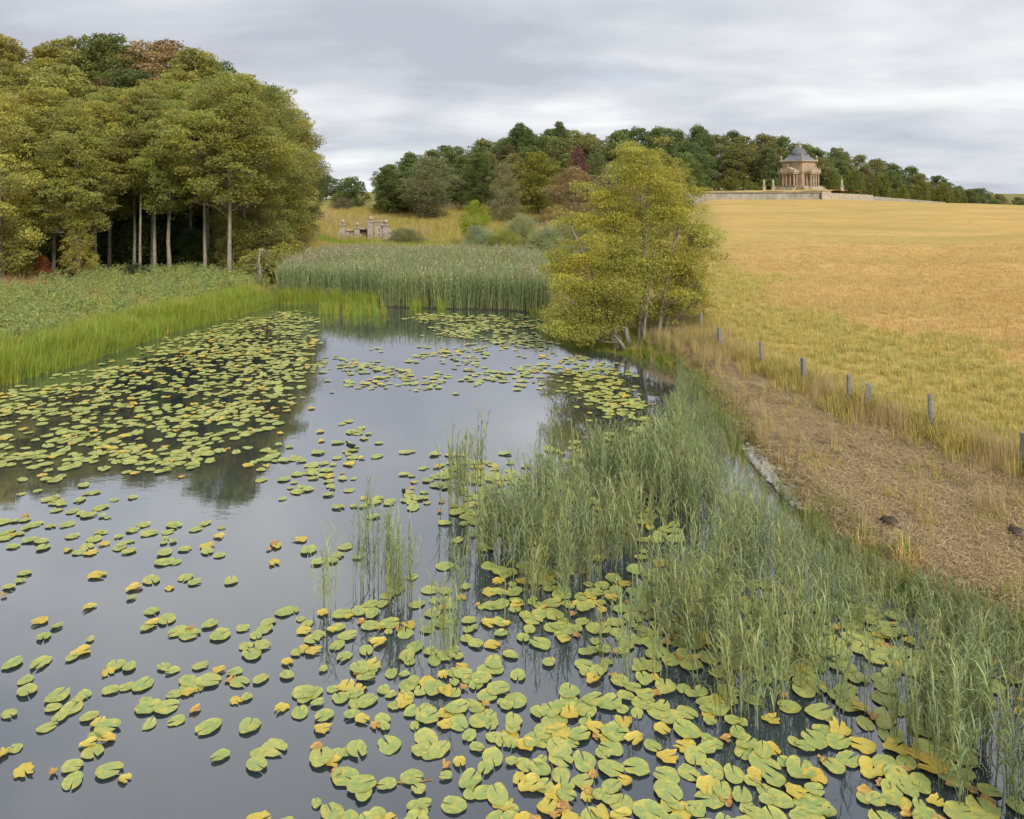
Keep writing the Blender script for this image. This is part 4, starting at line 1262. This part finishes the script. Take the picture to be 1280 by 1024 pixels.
pr *= np.where(q[:, 1] < 14, .55 + .45 * sstep(2.2, .6, d), .85) * np.where((q[:, 1] > 15.5) & (q[:, 1] < 20) & (d < 1.0), .35, 1.0)
q = q[NR.random(len(q)) < pr]
a = place(q, .72, 1.0, 9, 0, .07, 0, 0.0)
d = -lake_d(q[:, 0], q[:, 1])
a[2][:] *= np.maximum(.34 + .66 * sstep(.2, 2.6, d), .50 * sstep(14.5, 12.5, q[:, 1]))[:, None]
scatter('water_reeds', *a, REED, 'slender green reeds standing in shallow water along the right bank', 'reeds')

# separate clumps of reeds out in the open water
for k, (x, y, n_, sc, rad, lab) in enumerate([(-1.2, 16.5, 13, 1.12, .28, 'tall reed clump in open water with brown stems and a leaning top'), (-.7, 17.6, 6, 1.15, .22, 'thin tall reed clump behind the brown stemmed one in open water'),
                                               (-2.45, 13.3, 10, .95, .34, 'sparse reed clump whose dark stems mirror in grey water'), (-1.9, 12.6, 10, .9, .3, 'reed clump beside the sparse one with tangled mirrored stems'),
                                               (-3.2, 12.6, 4, .8, .16, 'few single reeds standing alone among the lily pads'), (-1.1, 11.2, 9, .85, .3, 'reed clump at the outer tip of the water reeds'),
                                               (1.0, 18.7, 8, 1.0, .35, 'loose reed clump drooping over the lake below the tree reflection'), (-3.1, 15.3, 4, .7, .2, 'small wispy reed clump among pale lily pads')]):
    rt = obj('reed_clump', None, loc=(x, y, -.02))
    rq = random.Random(50 + k)
    for j in range(n_):
        r_ = rad * math.sqrt(rq.random()); aa = rq.random() * 6.28
        o = obj('reed_stem', REED[rq.randint(0, 8)], rt, (r_ * math.cos(aa), r_ * math.sin(aa), 0), rq.random() * 6.28, sc * rq.uniform(.7, 1.1))
    tag(rt, lab, 'reeds', 'reed clumps standing in open water')
for k, (x, y, n_, rad, lab) in enumerate([(-10.5, 42.8, 7, .5, 'small island of bright sedge nearest the wooded bank'), (-8.4, 42.4, 14, .95, 'wide island of bright green sedge in front of the reed bed'), (-5.0, 44.7, 18, 1.5, 'bright green sedge tuft growing at the foot of the reed bed')]):
    rt = obj('sedge_island', None, loc=(x, y, -.02))
    rq = random.Random(80 + k)
    for j in range(n_):
        r_ = rad * math.sqrt(rq.random()); aa = rq.random() * 6.28
        obj('sedge_tuft', SEDGE[rq.randint(0, 3)], rt, (1.3 * r_ * math.cos(aa), .6 * r_ * math.sin(aa), 0), rq.random() * 6.28, rq.uniform(.7, 1.0))
    tag(rt, lab, 'sedge', 'sedge islands before the reed bed')
for (x, y, h_, lab) in [(7.0, 13.3, 1.0, 'golden bent over tuft of dry grass at the edge of the bank'), (6.6, 14.1, .75, 'smaller golden tuft of dry grass beside the bent one')]:
    rt = obj('dry_grass_tuft', None, loc=(x, y, float(height(x, y))))
    dm = tuft('golden_tuft', 401 + int(h_ * 10), 60, .72, .012, .16, 'dry_grass', .22, 1.5, 4, .6)
    obj('blades', dm, rt, (0, 0, 0), 0, h_)
    obj('blades', dm, rt, (.22, -.12, 0), 2.0, h_ * .8)
    tag(rt, lab, 'grass tuft')

# ------------------------------------------------------------------ small things on the bank and the water


def lump(name, seed, r, flat=.6):
    rng = np.random.default_rng(seed); mb = MB()
    nu, nv = 14, 8
    V = []
    for i in range(nv + 1):
        th = PI * i / nv
        for j in range(nu):
            ph = 2 * PI * j / nu
            k = r * (1 + .16 * math.sin(3 * ph + seed) * math.sin(th) + .12 * math.sin(5 * ph + 4 * th + seed) + .10 * rng.normal() * math.sin(th))
            V.append((k * math.sin(th) * math.cos(ph), k * math.sin(th) * math.sin(ph), k * flat * math.cos(th)))
    F = [(i * nu + j, (i + 1) * nu + j, (i + 1) * nu + (j + 1) % nu, i * nu + (j + 1) % nu) for i in range(nv) for j in range(nu)]
    return mb.add(V, F).mesh(name, 'earth', True)


for (x, y, r_, lab) in [(7.35, 14.5, .15, 'dark brown clod of earth on the mown strip by the golden tufts'), (9.3, 13.7, .15, 'second dark clod of earth on the mown strip, nearer the fence')]:
    tag(obj('earth_clod', lump('earth_clod', int(x * 7), r_), None, (x, y, float(height(x, y)) + r_ * .35)), lab, 'clod')
# pale shore lumps: sky reflection in water gaps put into the colour, plus debris
pb = []
for i in range(4):
    me = lump('glint_lump_%d' % i, 30 + i, .5, .55); me.materials.clear(); me.materials.append(MATS['pale_glint']); pb.append(me)
sp = []
for k in range(420):
    y = NR.choice([NR.normal() * .7 + 18.7, NR.normal() * .3 + 17.0, NR.normal() * .18 + 14.3, NR.normal() * .2 + 13.5], p=[.62, .18, .12, .08])
    sx = np.interp(y, LAKE[15:25, 1][::-1], LAKE[15:25, 0][::-1])
    sp.append((sx + .12 + abs(NR.normal()) * .10, y))
a = place(np.array(sp), .05, .17, 4, 0, .3, .01)
scatter('shore_glints', *a, pb, 'small pale lumps for sky reflections and debris along the shore of the mown strip', 'glints and debris')

# moorhen and a dark seed pod
mh = obj('moorhen', None, loc=(-4.4, 20.3, .005), rz=PI * .95)
bm = MB(); bm.tube([(-.15, 0, .11), (-.11, 0, .085), (-.04, 0, .065), (.04, 0, .07), (.085, 0, .11), (.10, 0, .15), (.125, 0, .172), (.15, 0, .172)], [.008, .03, .058, .06, .036, .024, .028, .012], 10)
obj('body', bm.mesh('moorhen_body', 'plumage', True), mh)
obj('beak', MB().tube([(.148, 0, .172), (.165, 0, .169), (.185, 0, .163)], [.012, .008, .002], 6).mesh('moorhen_beak', 'beak', True), mh)
tag(mh, 'small black moorhen among pale lily pads in open water', 'bird')
sd = obj('seed_pod', MB().tube([(0, 0, -.1), (.01, 0, .08)], [.006, .006], 5).lathe([(.01, .06), (.04, .09), (.05, .12), (.035, .15), (.045, .165), (.01, .17)], 9, (.01, 0, 0)).mesh('seed_pod', 'plumage', True), None, (-2.5, 17.1, 0))
tag(sd, 'dark round lily seed pod held just above the pads', 'seed pod')
for (pts_, lab) in [([(-1.8, 8.75, .006), (-1.5, 8.82, .012), (-1.2, 8.80, .01), (-.95, 8.86, .004)], 'brown rotting lily stem floating among green pads'),
                    ([(.4, 8.6, .006), (.5, 8.95, .012), (.45, 9.3, .004)], 'short pale dead reed stalk floating on the water')]:
    tag(obj('floating_stem', MB().tube(pts_, .012, 5).mesh('floating_stem', 'wet_stem', True)), lab, 'stem')

# dead snag at the end of the wood
rng = np.random.default_rng(9)
mb = MB()
mb.tube([(0, 0, -.2), (.05, 0, .9), (-.05, .02, 1.8), (.08, 0, 2.7)], [.16, .13, .10, .05], 7)
for k in range(12):
    z = .8 + 1.9 * rng.random(); aa = rng.random() * 6.28; L_ = .5 + .9 * rng.random()
    mb.tube([(0, 0, z), (.5 * L_ * math.cos(aa), .5 * L_ * math.sin(aa), z + .15), (L_ * math.cos(aa), L_ * math.sin(aa), z - .45 * rng.random())], [.035, .02, .006], 4, cap=False)
tag(obj('dead_snag', mb.mesh('dead_snag', 'bark_pale', True), None, (-18.0, 53.0, float(height(-18.0, 53.0)))), 'broken grey dead tree stump with bare twigs at the end of the wood', 'stump')

# ------------------------------------------------------------------ lily pads


def pad_mesh(name, seed, mat, curl=.02, notch=.28, ragged=.05, fold=0.0):
    rng = np.random.default_rng(seed); mb = MB()
    n_ = 18
    ang = np.linspace(notch, 2 * PI - notch, n_)
    k1, k2 = rng.random(2) * 6.28
    rr_ = 1 + ragged * np.sin(3 * ang + k1) + ragged * .7 * np.sin(7 * ang + k2) + ragged * .5 * rng.normal(size=n_)
    rr_ *= 1 + .06 * np.cos(ang)
    rr_[0] *= .93; rr_[-1] *= .93
    V = [(-.02, 0, 0)]; A = [0.0]
    for f, zz in ((.5, .12), (.86, .35), (1.0, 1.0)):
        for a_, r_ in zip(ang, rr_):
            x, y = f * r_ * math.cos(a_) * 1.1, f * r_ * math.sin(a_) * .95
            z = curl * zz * (1.0 + .8 * math.sin(2 * a_ + k1) + .6 * math.sin(5 * a_ + k2)) + fold * abs(y) * .8
            V.append((x, y, z)); A.append(f)
    F3 = [(0, 1 + i, 2 + i) for i in range(n_ - 1)]
    F4 = [(1 + r_ * n_ + i, 1 + (r_ + 1) * n_ + i, 2 + (r_ + 1) * n_ + i, 2 + r_ * n_ + i) for r_ in range(2) for i in range(n_ - 1)]
    mb.add(V, F4, np.array(A)); mb.F.append(np.array(F3)); mb.S.append(np.zeros(len(F3), int))
    return mb.mesh(name, mat, True)


PADS = [pad_mesh('pad_a%d' % i, 500 + i, 'pad_green', .035 + .02 * (i % 2), .07 + .05 * (i % 3), .03 + .015 * (i % 3)) for i in range(5)] + \
       [pad_mesh('pad_b%d' % i, 520 + i, 'pad_yellow', .07 + .04 * (i % 2), .14 + .1 * (i % 2), .08 + .03 * i) for i in range(3)] + \
       [pad_mesh('pad_c%d' % i, 540 + i, 'pad_brown', .06 + .03 * i, .2, .15, .02 * i) for i in range(3)]
PAD_LABEL = ['smooth green lily pad', 'yellowing lily pad with ragged brown spotted rim', 'small curled orange brown dying lily leaf']

# beds of pads: outline, share of water covered, tone (0 mostly green .. 1 much yellow)
BEDS = [
    ([(-17.9, 26.0), (-17.1, 27.4), (-16.3, 31.0), (-15.6, 37.2), (-14.3, 42.8), (-12.1, 44.0), (-8.8, 32.5), (-7.4, 26.0), (-7.2, 21.7), (-8.1, 19.4), (-9.5, 18.1), (-12.3, 17.8)], 0.58, 0.16, 0.14),
    ([(-12.4, 18.1), (-8.1, 19.4), (-7.4, 17.6), (-9.4, 16.3), (-12.0, 17.5)], 0.1, 0.15, 0.14),
    ([(-5.9, 42.5), (1.8, 41.7), (1.7, 32.2), (0.0, 34.3), (-2.3, 35.2), (-4.4, 37.2)], 0.58, 0.15, 0.14),
    ([(-8.7, 32.5), (-2.9, 34.3), (1.7, 32.5), (1.5, 27.1), (-2.2, 26.0), (-7.0, 27.1)], 0.26, 0.25, 0.14),
    ([(1.7, 31.0), (4.0, 31.0), (4.6, 22.4), (3.8, 16.3), (2.8, 16.3), (2.8, 20.3), (2.3, 27.1)], 0.58, 0.18, 0.14),
    ([(1.3, 20.3), (3.8, 16.3), (3.2, 12.5), (0.0, 14.2), (-1.4, 16.3), (-0.8, 18.1)], 0.36, 0.25, 0.14),
    ([(-7.6, 18.1), (-6.1, 21.7), (-2.9, 22.4), (-3.0, 19.7), (-4.6, 17.8), (-5.9, 17.6)], 0.24, 0.22, 0.14),
    ([(-3.5, 17.1), (-1.7, 19.7), (0.8, 19.1), (0.8, 15.5), (-1.3, 14.8), (-2.7, 15.9)], 0.36, 0.22, 0.14),
    ([(-11.2, 16.3), (-8.6, 16.7), (-5.4, 14.5), (-5.6, 13.0), (-7.9, 13.6), (-8.6, 12.5)], 0.3, 0.22, 0.135),
    ([(-8.6, 12.5), (-5.9, 12.5), (-4.1, 9.9), (-4.2, 8.7), (-5.9, 8.6)], 0.25, 0.28, 0.125),
    ([(-4.5, 11.8), (-2.9, 12.3), (-1.1, 13.3), (0.0, 11.6), (0.0, 7.9), (-2.9, 7.9), (-3.3, 9.9), (-4.8, 10.0)], 0.6, 0.3, 0.125),
    ([(0.0, 14.2), (3.5, 12.5), (2.2, 7.9), (0.0, 7.9)], 0.95, 0.26, 0.132),
    ([(2.5, 10.2), (5.8, 9.0), (5.5, 7.8), (2.0, 7.8)], 1.5, 0.25, 0.15),
    ([(3.7, 14.2), (5.2, 13.0), (7.5, 10.5), (6.4, 9.0), (2.5, 10.2)], 0.7, 0.28, 0.135),
    ([(-6.3, 17.1), (-3.3, 18.1), (-2.8, 13.6), (-4.7, 14.2)], 0.07, 0.25, 0.13),
    ([(-6.1, 14.2), (-3.0, 14.8), (-2.5, 12.1), (-5.0, 11.8)], 0.06, 0.2, 0.13),
]
pads = []
PR = np.random.default_rng(31)
grid = {}


def free(x, y, r_, k):
    cx_, cy_ = int(x // .6), int(y // .6)
    for i in range(cx_ - 1, cx_ + 2):
        for j in range(cy_ - 1, cy_ + 2):
            for (qx, qy, qr) in grid.get((i, j), ()):
                if (qx - x) ** 2 + (qy - y) ** 2 < (k * (qr + r_)) ** 2:
                    return False
    return True


for poly, cov, tone, r0_ in BEDS:
    poly = np.array(poly, float)
    xs, ys = poly[:, 0], poly[:, 1]
    area = .5 * abs(np.dot(xs, np.roll(ys, 1)) - np.dot(ys, np.roll(xs, 1)))
    N_ = int(cov * area / (PI * r0_ ** 2 * .92))
    lo, hi = poly.min(0), poly.max(0)
    made = 0; tries = 0
    while made < N_ and tries < N_ * 30:
        c_ = lo + (hi - lo) * PR.random(2)
        tries += 1
        if not inside(poly, c_[0:1], c_[1:2])[0]: continue
        m_ = 1 + PR.poisson(7.0 if cov > .3 else 3.6)
        ct = tone + PR.normal() * .12
        for j in range(m_):
            tries += 1
            p_ = c_ + PR.normal(size=2) * .30 * (1 + .04 * m_)
            u = PR.random()
            kk = 0 if u > ct * .72 else (1 if u > ct * .22 else 2)
            r_ = r0_ * (PR.choice([PR.uniform(.55, .9), PR.uniform(.8, 1.3)], p=[.35, .65]) if kk == 0 else PR.uniform(.6, 1.1) if kk == 1 else PR.uniform(.35, .65))
            if not free(p_[0], p_[1], r_, .46 if cov > .3 else .52): continue
            grid.setdefault((int(p_[0] // .6), int(p_[1] // .6)), []).append((p_[0], p_[1], r_))
            pads.append((p_[0], p_[1], r_, kk)); made += 1
pads = np.array(pads)
dd = lake_d(pads[:, 0], pads[:, 1])
pads = pads[dd < -.12]
size = pads[:, 2] / np.sqrt(pads[:, 0] ** 2 + pads[:, 1] ** 2 + 49)
seen = (np.abs(pads[:, 0] / pads[:, 1]) < .70) & (pads[:, 1] > 8.25)
order = np.argsort(-(size + seen * 1.0))
singles, rest = order[:300], order[300:]
wind = .35
for i in singles:
    x, y, r_, kk = pads[i]
    kk = int(kk)
    me = PADS[[PR.integers(0, 5), 5 + PR.integers(0, 3), 8 + PR.integers(0, 3)][kk]]
    o = obj('lily_pad', me, None, (x, y, .012 + PR.random() * .022))
    o.rotation_euler = (PR.normal() * .035, PR.normal() * .035, wind + PR.normal() * 1.6)
    o.scale = (r_, r_ * PR.uniform(.85, 1.05), max(.12, r_))
    place_ = ' among the reeds' if inside(REEDS, np.array([x]), np.array([y]))[0] else ' in the loose drift away from the reeds' if x < -1.5 else ' in the crowded drift beside the reeds'
    tag(o, PAD_LABEL[kk] + place_, 'lily pad', ['green lily pads', 'yellowing lily pads', 'dying lily leaves'][kk])
q = pads[rest]
kk = q[:, 3].astype(int)
n_ = len(q)
idx = np.where(kk == 0, PR.integers(0, 5, n_), np.where(kk == 1, 5 + PR.integers(0, 3, n_), 8 + PR.integers(0, 3, n_)))
scatter('lily_bed', np.column_stack([q[:, 0], q[:, 1], .012 + PR.random(n_) * .02]),
        np.column_stack([PR.normal(size=n_) * .035, PR.normal(size=n_) * .035, wind + PR.normal(size=n_) * 1.6]),
        np.column_stack([q[:, 2], q[:, 2] * PR.uniform(.85, 1.05, n_), np.maximum(.12, q[:, 2])]), idx, PADS,
        'green and yellow lily pads covering the lake further out', 'lily pads')
print('pads', len(pads), 'tris', sum(len(m_.loops) - 2 * len(m_.polygons) for m_ in bpy.data.meshes))
